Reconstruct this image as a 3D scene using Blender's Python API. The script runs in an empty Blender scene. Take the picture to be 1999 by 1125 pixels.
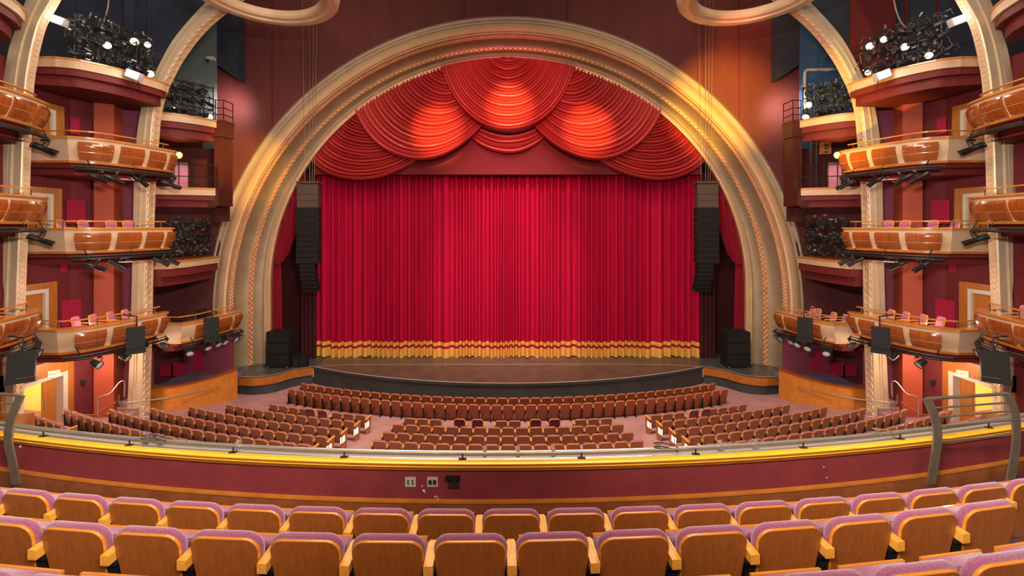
import bpy, math, random
from mathutils import Vector, Matrix, Euler
R = math.radians
random.seed(7)
sc = bpy.context.scene
col = sc.collection

# ------------------------------------------------------------------ camera, world, big lights, exposure
F, CX, HY, H = 880.0, 992.0, 440.0, 10.0          # focal length in px, optical centre column, horizon row, eye height
cam_d = bpy.data.cameras.new('camera')
cam = bpy.data.objects.new('camera', cam_d); col.objects.link(cam)
cam.location = (0, 0, H); cam.rotation_euler = (R(90), 0, 0)
cam_d.sensor_fit = 'HORIZONTAL'; cam_d.sensor_width = 36.0
cam_d.lens = F / 1999 * 36.0
cam_d.shift_x = (999.5 - CX) / 1999
cam_d.shift_y = (HY - 562.5) / 1999
cam_d.clip_start = 0.05; cam_d.clip_end = 300
sc.camera = cam

world = bpy.data.worlds.new('hall_glow'); sc.world = world
world.use_nodes = True
bg = world.node_tree.nodes['Background']
bg.inputs[0].default_value = (1.0, 0.77, 0.62, 1); bg.inputs[1].default_value = 0.24
sc.view_settings.view_transform = 'Standard'
sc.view_settings.look = 'None'
sc.view_settings.exposure = 0.0
sc.view_settings.gamma = 1.0
sc.view_settings.use_curve_mapping = False


def aim(o, target):
    d = Vector(target) - Vector(o.location)
    o.rotation_euler = d.to_track_quat('-Z', 'Y').to_euler()


def area(name, loc, target, size, size_y, power, color, spread=180):
    d = bpy.data.lights.new(name, 'AREA'); d.shape = 'RECTANGLE'
    d.size = size; d.size_y = size_y; d.energy = power; d.color = color; d.spread = R(spread)
    o = bpy.data.objects.new(name, d); o.location = loc; col.objects.link(o); aim(o, target)
    return o


def spot(name, loc, target, power, color, ang, blend=0.6, r=0.15):
    d = bpy.data.lights.new(name, 'SPOT'); d.energy = power; d.color = color
    d.spot_size = R(ang); d.spot_blend = blend; d.shadow_soft_size = r
    o = bpy.data.objects.new(name, d); o.location = loc; col.objects.link(o); aim(o, target)
    return o


def point(name, loc, power, color, r=0.1):
    d = bpy.data.lights.new(name, 'POINT'); d.energy = power; d.color = color; d.shadow_soft_size = r
    o = bpy.data.objects.new(name, d); o.location = loc; col.objects.link(o)
    return o


WARM = (1.0, 0.79, 0.57)
area('house_light_stalls', (0, 16.5, 24), (0, 18.5, 0), 16, 5, 3600, WARM, 120)
area('house_light_balcony', (0, -4.5, 17.5), (0, 4.5, 7), 12, 2.0, 1250, (1.0, 0.84, 0.68))
area('house_light_side', (-5, 12, 20), (-18, 19, 8), 7, 3, 1500, WARM)
area('house_light_side', (5, 12, 20), (18, 19, 8), 7, 3, 1500, WARM)
area('box_highlight_fill', (3, -1.5, 13.2), (-16.5, 19, 9.5), 2.4, 0.6, 700, (1.0, 0.88, 0.75), 70)  # added pair behind the camera: highlights and fill for the box panels
area('box_highlight_fill', (-3, -1.5, 13.2), (16.5, 19, 9.5), 2.4, 0.6, 700, (1.0, 0.88, 0.75), 70)
# front-of-house spots on the curtain, the swags and the golden arch
spot('curtain_wash', (0, 14, 25), (0, 29.2, 5.8), 26000, (1.0, 0.55, 0.62), 31, 1.0, 0.3)
spot('swag_amber', (-2, 9, 20), (-4.4, 28.2, 15.6), 68000, (1.0, 0.80, 0.16), 11.5, 1.0)
spot('swag_amber', (0, 9, 20), (0.1, 28.2, 16.9), 60000, (1.0, 0.80, 0.16), 11, 1.0)
spot('swag_amber', (2, 9, 20), (5.0, 28.2, 15.6), 68000, (1.0, 0.80, 0.16), 11.5, 1.0)
spot('swag_wash', (0, 8, 17), (0, 28.2, 16.5), 12000, (1.0, 0.20, 0.26), 36, 0.8, 0.3)
spot('arch_amber', (7, 13, 16), (12.6, 26.6, 17.2), 30000, (1.0, 0.56, 0.04), 28, 0.9)
spot('arch_amber', (-7, 13, 16), (-15.6, 26.6, 13.4), 18000, (1.0, 0.56, 0.04), 20, 0.9)
spot('rib_amber', (9, 17, 9), (16.3, 21.3, 15.5), 9000, (1.0, 0.58, 0.06), 34, 0.9)
spot('wall_red', (6, 14, 16), (14.5, 27.3, 20.5), 7500, (1.0, 0.22, 0.06), 22, 0.9)

# ------------------------------------------------------------------ materials
MATS = {}


def mat(name, rgb, rough=0.5, metal=0.0, noise=0.0, nscale=6.0, bump=0.0, bscale=40.0, coat=0.0, sheen=0.0,
        stretch=(1, 1, 1), coat_r=None, emit=None, estr=0.0, spec=0.5):
    m = bpy.data.materials.new(name); m.use_nodes = True
    nt = m.node_tree; b = nt.nodes['Principled BSDF']
    b.inputs['Base Color'].default_value = (*rgb, 1)
    b.inputs['Roughness'].default_value = rough
    b.inputs['Metallic'].default_value = metal
    b.inputs['Specular IOR Level'].default_value = spec
    if coat:
        b.inputs['Coat Weight'].default_value = coat; b.inputs['Coat Roughness'].default_value = coat_r or (0.04 if coat > 0.7 else 0.08)
    if sheen:
        b.inputs['Sheen Weight'].default_value = sheen; b.inputs['Sheen Roughness'].default_value = 0.5
    if emit:
        b.inputs['Emission Color'].default_value = (*emit, 1); b.inputs['Emission Strength'].default_value = estr
    tc = mp = None
    if noise or bump:
        tc = nt.nodes.new('ShaderNodeTexCoord'); mp = nt.nodes.new('ShaderNodeMapping')
        mp.inputs['Scale'].default_value = stretch
        nt.links.new(tc.outputs['Object'], mp.inputs[0])
    if noise:
        n = nt.nodes.new('ShaderNodeTexNoise'); n.inputs['Scale'].default_value = nscale
        n.inputs['Detail'].default_value = 5
        nt.links.new(mp.outputs[0], n.inputs[0])
        cr = nt.nodes.new('ShaderNodeValToRGB')
        cr.color_ramp.elements[0].position = 0.3; cr.color_ramp.elements[1].position = 0.7
        cr.color_ramp.elements[0].color = (*[max(0, c * (1 - noise)) for c in rgb], 1)
        cr.color_ramp.elements[1].color = (*[min(1, c * (1 + noise)) for c in rgb], 1)
        nt.links.new(n.outputs['Fac'], cr.inputs[0]); nt.links.new(cr.outputs[0], b.inputs['Base Color'])
    if bump:
        n2 = nt.nodes.new('ShaderNodeTexNoise'); n2.inputs['Scale'].default_value = bscale
        nt.links.new(mp.outputs[0], n2.inputs[0])
        bm_ = nt.nodes.new('ShaderNodeBump'); bm_.inputs['Strength'].default_value = bump
        bm_.inputs['Distance'].default_value = 0.02
        nt.links.new(n2.outputs['Fac'], bm_.inputs['Height']); nt.links.new(bm_.outputs[0], b.inputs['Normal'])
    MATS[name] = m
    return m


M = MATS
mat('seat_wood', (0.35, 0.104, 0.021), 0.32, noise=0.12, nscale=5, stretch=(9, 9, 0.7), coat=0.35)
mat('front_seat_wood', (0.26, 0.062, 0.02), 0.34, noise=0.2, nscale=5, stretch=(9, 9, 0.7), coat=0.35)
mat('stall_wood', (0.27, 0.098, 0.042), 0.36, noise=0.2, nscale=5, stretch=(9, 9, 0.7), coat=0.25)
mat('seat_edge', (0.62, 0.22, 0.02), 0.25, coat=0.6)
mat('arm_wood', (0.78, 0.35, 0.05), 0.3, noise=0.15, nscale=8, stretch=(8, 1, 8), coat=0.4)
mat('stall_arm', (0.60, 0.25, 0.05), 0.35)
mat('purple', (0.28, 0.08, 0.16), 0.85, noise=0.35, nscale=120, bump=0.4, bscale=160, sheen=0.5, spec=0.2)
mat('purple_stall', (0.24, 0.07, 0.10), 0.85, noise=0.2, nscale=60, sheen=0.3, spec=0.2)
mat('maroon_fabric', (0.16, 0.022, 0.045), 0.9, noise=0.2, nscale=50, sheen=0.3, spec=0.2)
mat('chair_pink', (0.40, 0.12, 0.24), 0.85, noise=0.15, nscale=60, sheen=0.3, spec=0.2)
mat('black_metal', (0.012, 0.012, 0.013), 0.45, metal=0.3)
mat('dark_iron', (0.03, 0.03, 0.032), 0.5, metal=0.4)
mat('steel', (0.52, 0.51, 0.50), 0.3, metal=0.8, noise=0.08, nscale=12)
mat('rail_metal', (0.26, 0.21, 0.155), 0.38, metal=0.7, noise=0.15, nscale=8)
mat('chrome_rail', (0.42, 0.36, 0.30), 0.35, metal=0.7)
mat('parapet_maroon', (0.20, 0.030, 0.034), 0.75, noise=0.12, nscale=3, spec=0.2)
mat('cap_yellow', (0.92, 0.47, 0.03), 0.28, noise=0.08, nscale=5, coat=0.4)
mat('trim_wood', (0.34, 0.105, 0.014), 0.3, noise=0.18, nscale=4, coat=0.4)
mat('kick_wood', (0.22, 0.065, 0.018), 0.35, noise=0.2, nscale=5, coat=0.3)
mat('box_wood', (0.25, 0.060, 0.010), 0.2, noise=0.16, nscale=3, stretch=(1, 1, 0.3), coat=0.8)
mat('ledge_wood', (0.50, 0.165, 0.022), 0.28, noise=0.15, nscale=4, coat=0.5)
mat('beige', (0.50, 0.33, 0.205), 0.5, noise=0.07, nscale=2)
mat('beige_side', (0.47, 0.32, 0.215), 0.55, noise=0.07, nscale=2)
mat('column_stone', (0.62, 0.47, 0.33), 0.5, metal=0.15, noise=0.07, nscale=1.5)
mat('rib_metal', (0.62, 0.49, 0.34), 0.36, metal=0.35, noise=0.08, nscale=1.5)
mat('rib_relief', (0.60, 0.42, 0.27), 0.5, metal=0.15, noise=0.08, nscale=2)
mat('arch_gold', (0.64, 0.40, 0.23), 0.38, metal=0.25, noise=0.06, nscale=1)
mat('arch_silver', (0.68, 0.54, 0.40), 0.28, metal=0.5, noise=0.08, nscale=1)
mat('arch_relief', (0.56, 0.27, 0.13), 0.45, metal=0.35, noise=0.12, nscale=3)
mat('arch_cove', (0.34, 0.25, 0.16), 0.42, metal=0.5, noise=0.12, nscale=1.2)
mat('prosc_wall', (0.135, 0.036, 0.034), 0.6, noise=0.10, nscale=0.7, stretch=(2, 1, 0.4), spec=0.2)
mat('wall_maroon', (0.115, 0.015, 0.019), 0.7, noise=0.08, nscale=1, spec=0.2)
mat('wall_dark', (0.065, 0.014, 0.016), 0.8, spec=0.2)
mat('wall_orange', (0.33, 0.060, 0.032), 0.6, noise=0.06, nscale=1, spec=0.2)
mat('wall_plum', (0.16, 0.03, 0.06), 0.7, spec=0.2)
mat('panel_crimson', (0.27, 0.006, 0.035), 0.7, spec=0.2)
mat('wall_navy', (0.034, 0.042, 0.066), 0.8, noise=0.25, nscale=0.5, spec=0.2)
mat('wall_teal', (0.12, 0.155, 0.165), 0.8, spec=0.2)
mat('wall_blue', (0.05, 0.11, 0.24), 0.8, spec=0.2)
mat('soffit_red', (0.125, 0.017, 0.017), 0.6, spec=0.2)
mat('tower_red', (0.06, 0.010, 0.006), 0.45, noise=0.1, nscale=1)
mat('door_wood', (0.34, 0.115, 0.016), 0.4, noise=0.15, nscale=3, stretch=(3, 3, 0.4), coat=0.2)
mat('frame_white', (0.50, 0.44, 0.38), 0.5)
mat('yellow_wall', (0.85, 0.62, 0.20), 0.7, emit=(1.0, 0.72, 0.22), estr=0.0)
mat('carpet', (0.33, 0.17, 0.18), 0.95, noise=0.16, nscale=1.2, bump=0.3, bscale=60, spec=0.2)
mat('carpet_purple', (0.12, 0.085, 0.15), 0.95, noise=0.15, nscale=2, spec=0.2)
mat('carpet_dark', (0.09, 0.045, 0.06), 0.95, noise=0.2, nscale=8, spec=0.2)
mat('stage_black', (0.075, 0.048, 0.040), 0.38, noise=0.2, nscale=1.2)
mat('stage_wing', (0.05, 0.05, 0.05), 0.45, noise=0.25, nscale=2)
mat('stage_face', (0.030, 0.031, 0.033), 0.55, noise=0.2, nscale=1)
mat('stage_lip', (0.36, 0.33, 0.32), 0.4)
mat('velvet', (0.36, 0.001, 0.032), 0.8, noise=0.10, nscale=2, stretch=(3, 1, 0.2), spec=0.15)
mat('swag_red', (0.42, 0.028, 0.030), 0.36, spec=0.7, coat=0.4, coat_r=0.3)
mat('valance', (0.15, 0.012, 0.016), 0.7, spec=0.2)
mat('leg_red', (0.22, 0.004, 0.016), 0.8, spec=0.2)
mat('leg_dark', (0.045, 0.008, 0.011), 0.9, spec=0.2)
mat('fringe', (0.62, 0.33, 0.055), 0.7, noise=0.25, nscale=4, stretch=(30, 1, 0.3))
mat('speaker_black', (0.008, 0.0075, 0.008), 0.65, noise=0.15, nscale=8, spec=0.25)
mat('speaker_brown', (0.070, 0.045, 0.033), 0.55, noise=0.15, nscale=8)
mat('lens_pale', (0.62, 0.66, 0.66), 0.12)
mat('lens_dark', (0.03, 0.035, 0.05), 0.1)
mat('lens_lit', (1, 0.9, 0.8), 0.3, emit=(1.0, 0.78, 0.58), estr=0.95)
mat('lamp_white', (1, 1, 1), 0.3, emit=(1.0, 0.97, 0.90), estr=14.0)
mat('lamp_amber', (1, 0.6, 0.1), 0.3, emit=(1.0, 0.50, 0.06), estr=9.0)
mat('aisle_glow', (1, 0.9, 0.7), 0.4, emit=(1.0, 0.80, 0.50), estr=1.6)
mat('exit_face', (0.8, 0.7, 0.5), 0.4, emit=(1.0, 0.80, 0.48), estr=0.7)
mat('exit_letter', (0.45, 0.05, 0.02), 0.5)
mat('plate_grey', (0.42, 0.36, 0.34), 0.5)
mat('socket_dark', (0.02, 0.02, 0.02), 0.4)
mat('chip_white', (0.70, 0.55, 0.52), 0.8)
mat('pink_door', (0.55, 0.20, 0.24), 0.6)
mat('orange_box', (0.60, 0.26, 0.06), 0.5)
mat('cable', (0.03, 0.032, 0.028), 0.5)
mat('cable_pale', (0.20, 0.15, 0.10), 0.5)
mat('sign_dark', (0.02, 0.018, 0.018), 0.4)
mat('white_paint', (0.55, 0.52, 0.50), 0.5)
mat('grille', (0.07, 0.045, 0.03), 0.6)
mat('grey_paint', (0.22, 0.20, 0.19), 0.5)

# ------------------------------------------------------------------ mesh builder and object helpers
SIDE = 1          # +1: the photograph's left half as written; -1: mirrored to the other half


def P(px, py, Y):
    return Vector(((px - CX) * Y / F, Y, H - (py - HY) * Y / F))


class MB:
    def __init__(s):
        s.v = []; s.f = []

    def add(s, vs, fs):
        o = len(s.v)
        s.v += [Vector(p) for p in vs]
        s.f += [tuple(i + o for i in q) for q in fs]
        return s

    def box(s, c, d, rot=None):
        x, y, z = d[0] / 2, d[1] / 2, d[2] / 2
        vs = [Vector(p) for p in ((-x, -y, -z), (x, -y, -z), (x, y, -z), (-x, y, -z), (-x, -y, z), (x, -y, z), (x, y, z), (-x, y, z))]
        if rot is not None:
            vs = [rot @ p for p in vs]
        c = Vector(c)
        return s.add([p + c for p in vs], [(0, 3, 2, 1), (4, 5, 6, 7), (0, 1, 5, 4), (1, 2, 6, 5), (2, 3, 7, 6), (3, 0, 4, 7)])

    def span(s, a, b):
        return s.box([(a[i] + b[i]) / 2 for i in range(3)], [abs(b[i] - a[i]) for i in range(3)])

    def prism(s, bottom, top):
        n = len(bottom)
        fs = [tuple(reversed(range(n))), tuple(range(n, 2 * n))]
        fs += [(i, (i + 1) % n, n + (i + 1) % n, n + i) for i in range(n)]
        return s.add(list(bottom) + list(top), fs)

    def slab(s, plan, z0, z1):
        return s.prism([(p[0], p[1], z0) for p in plan], [(p[0], p[1], z1) for p in plan])

    def tube(s, pts, r, n=8, caps=True):
        pts = [Vector(p) for p in pts]
        rs = r if isinstance(r, (list, tuple)) else [r] * len(pts)
        o = len(s.v); up = None
        for i, p in enumerate(pts):
            t = (pts[min(i + 1, len(pts) - 1)] - pts[max(i - 1, 0)]).normalized()
            if up is None:
                up = Vector((0, 0, 1)) if abs(t.z) < 0.9 else Vector((0, 1, 0))
            a = t.cross(up).normalized(); b = a.cross(t).normalized(); up = b
            for k in range(n):
                w = 2 * math.pi * k / n
                s.v.append(p + (a * math.cos(w) + b * math.sin(w)) * rs[i])
        for i in range(len(pts) - 1):
            for k in range(n):
                s.f.append((o + i * n + k, o + i * n + (k + 1) % n, o + (i + 1) * n + (k + 1) % n, o + (i + 1) * n + k))
        if caps:
            s.f.append(tuple(reversed([o + k for k in range(n)])))
            e = o + (len(pts) - 1) * n
            s.f.append(tuple(e + k for k in range(n)))
        return s

    def grid(s, rows, closed=False):
        n = len(rows[0]); o = len(s.v)
        for r in rows:
            s.v += [Vector(p) for p in r]
        for i in range(len(rows) - 1):
            for k in range(n if closed else n - 1):
                s.f.append((o + i * n + k, o + i * n + (k + 1) % n, o + (i + 1) * n + (k + 1) % n, o + (i + 1) * n + k))
        return s

    def loft(s, loops, cap0=True, cap1=True):
        n = len(loops[0]); o = len(s.v)
        s.grid(loops, True)
        if cap0: s.f.append(tuple(reversed([o + k for k in range(n)])))
        if cap1: s.f.append(tuple(o + (len(loops) - 1) * n + k for k in range(n)))
        return s

    def ring(s, c, ax, ay, ra, rb, r, n=14, m=5):
        """torus-like relief ring around c in the plane of ax, ay"""
        c = Vector(c); ax = Vector(ax).normalized(); ay = Vector(ay).normalized(); az = ax.cross(ay)
        rows = []
        for i in range(n + 1):
            w = 2 * math.pi * i / n
            d = ax * (ra * math.cos(w)) + ay * (rb * math.sin(w)); dn = d.normalized()
            rows.append([c + d + (dn * math.cos(q) + az * math.sin(q)) * r for q in [2 * math.pi * k / m for k in range(m)]])
        return s.grid(rows, True)

    def xf(s, mtx):
        s.v = [mtx @ p for p in s.v]
        return s

    def build(s, name, m, parent=None, smooth=True, ang=38):
        org = root_loc(parent)
        me = bpy.data.meshes.new(name)
        if SIDE < 0:
            vs = [(-p[0] - org[0], p[1] - org[1], p[2] - org[2]) for p in s.v]
            fs = [tuple(reversed(q)) for q in s.f]
        else:
            vs = [(p[0] - org[0], p[1] - org[1], p[2] - org[2]) for p in s.v]; fs = s.f
        me.from_pydata(vs, [], fs); me.update()
        me.materials.append(M[m] if isinstance(m, str) else m)
        if smooth:
            me.polygons.foreach_set('use_smooth', [True] * len(me.polygons))
            me.set_sharp_from_angle(angle=R(ang))
        o = bpy.data.objects.new(name, me); col.objects.link(o)
        if parent is not None:
            o.parent = parent
        return o


def root_loc(o):
    while o is not None and o.parent is not None:
        o = o.parent
    return tuple(o.location) if o is not None else (0, 0, 0)


def tag(o, label=None, cat=None, group=None, kind=None):
    if label: o['label'] = label
    if cat: o['category'] = cat
    if group: o['group'] = group
    if kind: o['kind'] = kind
    return o


def thing(name, label, cat, loc=(0, 0, 0), group=None):
    o = bpy.data.objects.new(name, None); col.objects.link(o)
    o.location = (loc[0] * SIDE, loc[1], loc[2]); o.empty_display_size = 0.2
    return tag(o, label, cat, group)


KIDS = {}


def copy_tree(o, parent=None):
    c = o.copy(); col.objects.link(c)
    if parent is not None: c.parent = parent
    if o.name not in KIDS: KIDS[o.name] = [k for k in o.children]
    for ch in KIDS[o.name]:
        copy_tree(ch, c)
    return c


def struct(mb, name, m, smooth=True, ang=38):
    return tag(mb.build(name, m, None, smooth, ang), kind='structure')


def catmull(pts, n=6):
    pts = [Vector(p) for p in pts]
    q = [pts[0] * 2 - pts[1]] + pts + [pts[-1] * 2 - pts[-2]]
    out = []
    for i in range(1, len(q) - 2):
        for k in range(n):
            t = k / n
            a, b, c, d = q[i - 1], q[i], q[i + 1], q[i + 2]
            out.append(0.5 * ((2 * b) + (c - a) * t + (2 * a - 5 * b + 4 * c - d) * t * t + (3 * b - a - 3 * c + d) * t * t * t))
    out.append(pts[-1])
    return out


ORD = ('first second third fourth fifth sixth seventh eighth ninth tenth eleventh twelfth thirteenth fourteenth fifteenth sixteenth '
       'seventeenth eighteenth nineteenth twentieth').split()
TENS = {20: 'twenty', 30: 'thirty', 40: 'forty'}


def ordinal(i):            # 0 -> first
    n = i + 1
    if n <= 20: return ORD[n - 1]
    t = n // 10 * 10
    return {30: 'thirtieth', 40: 'fortieth'}.get(n) or TENS[t] + '-' + ORD[n - t - 1]


def sname():
    return 'left-side' if SIDE > 0 else 'right-side'


def ray_at(pts, px):
    """point (with tangent) of a plan polyline that stands in the column px"""
    for a, b in zip(pts, pts[1:]):
        fa, fb = a.x / a.y * F + CX - px, b.x / b.y * F + CX - px
        if fa * fb <= 0 and fa != fb:
            t = fa / (fa - fb)
            return a.lerp(b, t), (b - a).normalized()
    return pts[-1], (pts[-1] - pts[-2]).normalized()


def cum(pts):
    d = [0.0]
    for a, b in zip(pts, pts[1:]): d.append(d[-1] + (b - a).length)
    return d


def at_len(pts, d, L):
    for i in range(len(pts) - 1):
        if L <= d[i + 1] + 1e-9:
            t = (L - d[i]) / max(1e-9, d[i + 1] - d[i])
            return pts[i].lerp(pts[i + 1], t), (pts[i + 1] - pts[i]).normalized()
    return pts[-1].copy(), (pts[-1] - pts[-2]).normalized()


def offset(pts, d):
    """shift a plan polyline sideways: positive d = to the right of its direction"""
    out = []
    for i, p in enumerate(pts):
        t = (pts[min(i + 1, len(pts) - 1)] - pts[max(i - 1, 0)]).normalized()
        out.append(Vector((p.x + t.y * d, p.y - t.x * d)))
    return out


def V2(*a):
    return [Vector(p) for p in a]


# ------------------------------------------------------------------ stalls floor
CY = 54.7                                             # rows are rings about (0, CY)
ZR = [(29.0, 0.40), (32.9, 0.40), (34.2, 0.52), (35.2, 0.70), (36.2, 0.86), (37.3, 1.03), (38.4, 1.23), (39.5, 1.46), (40.6, 1.71), (41.7, 1.96), (44, 2.4), (60, 3.2)]


def zfloor(r):
    for (a, za), (b, zb) in zip(ZR, ZR[1:]):
        if r <= b: return za + (zb - za) * (r - a) / (b - a)
    return ZR[-1][1]


mb = MB()
rows = []
for i in range(64):
    r = 29.0 + i * 0.36
    rows.append([(r * math.sin(w), CY - r * math.cos(w), zfloor(r)) for w in [R(-46 + 92 * k / 60) for k in range(61)]])
struct(mb.grid(rows), 'floor', 'carpet')

# ------------------------------------------------------------------ stage
ZS = 1.45
apR = 25.3; apC = 24.35 + apR


def apron(n=40):
    w = math.asin(11.77 / apR)
    return [Vector((apR * math.sin(-w + 2 * w * k / n), apC - apR * math.cos(-w + 2 * w * k / n))) for k in range(n + 1)]


st = thing('stage', 'dark thrust stage with curved apron in front of the red curtain', 'stage', (0, 27, 0))
ap = apron()
deck = list(ap) + V2((11.77, 30.2), (-11.77, 30.2))
MB().slab(deck, ZS - 0.06, ZS).build('deck', 'stage_black', st, False)
fr = offset(ap, -0.03)
MB().grid([[(p.x, p.y, 0.3) for p in fr], [(p.x, p.y, ZS - 0.16) for p in fr]]).build('front_face', 'stage_face', st)
lip = offset(ap, 0.03)
MB().loft([[(a.x, a.y, ZS - 0.14), (a.x, a.y, ZS + 0.012), (b.x, b.y, ZS + 0.012), (b.x, b.y, ZS - 0.14)] for a, b in zip(lip, offset(ap, -0.09))]).build('lip', 'stage_face', st)
MB().grid([[(p.x, p.y, ZS + 0.014) for p in lip], [(p.x, p.y, ZS + 0.014) for p in offset(ap, -0.06)]]).build('edge_strip', 'stage_lip', st)
sm = catmull([(-11.6, 27.3), (-10.6, 27.5), (-9, 27.66), (-5, 27.7), (0, 27.7), (5, 27.7), (9, 27.66), (10.6, 27.5), (11.6, 27.3)], 5)
MB().grid([[(p.x, p.y - 0.03, ZS + 0.004) for p in sm], [(p.x, p.y + 0.03, ZS + 0.004) for p in sm]]).build('lift_seam', 'stage_lip', st)
for SIDE in (1, -1):
    w = catmull([(-16.2, 25.55), (-15.36, 25.5), (-14.3, 25.4), (-13.4, 25.77), (-12.7, 26.7), (-11.80, 27.26)], 6)
    wing = thing('stage_wing', f'dark {sname()} stage wing with an orange wood band along its front', 'stage', (-14, 27, 0))
    MB().slab(list(w) + V2((-11.78, 30.2), (-16.2, 30.2)), ZS - 0.06, ZS).build('deck', 'stage_wing', wing, False)
    MB().grid([[(p.x, p.y, 0.95) for p in w], [(p.x, p.y, ZS + 0.0) for p in w]]).build('wood_band', 'trim_wood', wing)
    MB().grid([[(p.x, p.y, 0.25) for p in offset(w, -0.1)], [(p.x, p.y, 0.97) for p in offset(w, -0.1)]]).build('black_skirt', 'stage_face', wing)
    MB().grid([[(p.x, p.y, ZS + 0.006) for p in offset(w, 0.03)], [(p.x, p.y, ZS + 0.006) for p in offset(w, -0.05)]]).build('edge_strip', 'stage_lip', wing)
SIDE = 1

# ------------------------------------------------------------------ proscenium wall and arch
NT, NL = 96, 8
TH = [math.pi * k / NT for k in range(NT + 1)]


def arch_ring(a, ytop, y0, Y, zb=ZS - 0.05):
    b = y0 - ytop
    yb = HY + (H - zb) * F / Y
    L = [P(CX - a, yb + (y0 - yb) * k / NL, Y) for k in range(NL)]
    L += [P(CX - a * math.cos(w), y0 - b * math.sin(w), Y) for w in TH]
    L += [P(CX + a, y0 + (yb - y0) * (k + 1) / NL, Y) for k in range(NL)]
    return L


pa = thing('proscenium_arch', 'great golden stepped arch framing the red stage curtain', 'arch', (0, 27, ZS))


def arch_part(name, m, rings, **k):
    mb = MB(); mb.grid([arch_ring(*r) for r in rings]); return mb.build(name, m, pa, **k)


arch_part('outer_moulding', 'arch_silver', [(590, 31, 613, 27.6), (590, 31, 613, 26.9), (586, 34, 613, 26.72), (582, 37, 612, 26.72), (581, 38, 612, 26.9), (578, 40, 611, 26.9), (577, 41, 611, 26.7), (572, 44, 610, 26.66)], ang=30)
arch_part('front_band', 'arch_gold', [(572, 44, 610, 26.72), (568, 47.5, 609, 26.6), (562, 52, 608, 26.5), (556, 57, 607, 26.5), (551, 61, 605, 26.58), (549, 62.5, 604, 26.7)])
arch_part('bead', 'arch_silver', [(549, 62.5, 604, 26.7), (548.5, 63, 604, 26.56), (546, 65, 603, 26.52), (544, 66.5, 602, 26.6), (543.5, 67, 602, 26.75)])
arch_part('relief_band', 'arch_relief', [(543.5, 67, 602, 26.75), (537, 74.5, 600, 26.85)])
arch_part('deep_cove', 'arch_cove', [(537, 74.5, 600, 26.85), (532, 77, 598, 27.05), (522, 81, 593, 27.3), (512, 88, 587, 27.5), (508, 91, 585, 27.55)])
arch_part('inner_relief_band', 'arch_relief', [(508, 91, 585, 27.55), (498, 98, 578, 27.62)])
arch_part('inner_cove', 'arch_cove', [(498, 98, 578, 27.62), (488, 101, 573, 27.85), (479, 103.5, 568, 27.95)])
arch_part('inner_bead', 'arch_silver', [(479, 103.5, 568, 27.95), (478.5, 104, 568, 27.8), (476, 106, 567, 27.74), (473.5, 108.5, 566, 27.8), (473, 109, 566, 27.9)])
arch_part('inner_lip', 'arch_gold', [(473, 109, 566, 27.9), (470, 112, 564, 27.86), (464, 118, 560, 27.9), (460, 121.5, 558, 28.4)])
for (a, yt, y0, Y, rr, step) in ((540.2, 70.7, 601, 26.78, 0.085, 0.21), (503, 94.5, 581.5, 27.57, 0.115, 0.30)):
    mb = MB(); Lp = arch_ring(a, yt, y0, Y)
    for_d = cum(Lp); n = int(for_d[-1] / step)
    for k in range(n):
        p, t = at_len(Lp, for_d, (k + 0.5) * for_d[-1] / n)
        u = Vector((t.z, 0, -t.x))
        mb.ring(p, t, u, rr * 1.15, rr * 0.8, rr * 0.3, 9, 4)
    mb.build('ring_ornament', 'arch_relief', pa)

# wall around the arch: a flat sheet with the arch cut out of it
mb = MB()
inn = arch_ring(585, 36, 613, 27.4, 0.0)
out = []
c0 = P(CX, 613, 27.4)
for p in inn:
    d = Vector((p.x, 0, p.z - c0.z))
    if p.z <= c0.z + 1e-6:
        out.append(Vector((math.copysign(21, p.x), 27.4, p.z)))
    else:
        k = min(21 / abs(d.x) if abs(d.x) > 1e-6 else 1e9, (27.0 - c0.z) / d.z if d.z > 1e-6 else 1e9)
        out.append(Vector((d.x * k, 27.4, c0.z + d.z * k)))
mb.grid([inn, out])
struct(mb, 'wall_proscenium', 'prosc_wall', False)
mb = MB()                                              # panel joints in that wall, thin proud battens
for px in (1108, 906, 531, 1443, 605, 1372):
    x = (px - CX) * 27.38 / F
    z0 = max(16, (H - (613 - HY) * 27.4 / F) + math.sqrt(max(0, 1 - (x / 18.4) ** 2)) * 18.2)
    mb.box((x, 27.385, (z0 + 27) / 2), (0.05, 0.03, 27 - z0))
struct(mb, 'trim_1', 'wall_maroon', False)

# ------------------------------------------------------------------ drapery
YC = 29.2


def pleat(x, amp=0.19):
    w = x + 0.22 * math.sin(x * 0.9 + 0.4) + 0.13 * math.sin(x * 2.3)
    s = math.sin(w * 2 * math.pi / 0.46)
    return amp * (abs(s) ** 0.7 * math.copysign(1, s)) + 0.05 * math.sin(w * 2 * math.pi / 1.37 + 1)


def hem(x):
    return 0.035 * math.sin(x * 1.9) + 0.02 * math.sin(x * 4.7 + 1)


cu = thing('stage_curtain', 'red velvet stage curtain in vertical pleats with gold fringed hem', 'curtain', (0, YC, ZS))
NX = 1500
xs = [-12.52 + 25.04 * k / NX for k in range(NX + 1)]


def cstrip(name, m, zs, dy):
    mb = MB()
    mb.grid([[(x, YC - pleat(x) + dy, z + (hem(x) if hm else 0)) for x in xs] for z, hm in zs])
    return mb.build(name, m, cu, True, 180)


cstrip('velvet', 'velvet', [(2.05, 1), (4, 0), (9, 0), (14.2, 0)], 0)
cstrip('gold_band', 'fringe', [(2.22, 1), (2.46, 1)], -0.012)
cstrip('gold_fringe', 'fringe', [(1.47, 1), (2.06, 1)], -0.012)
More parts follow.
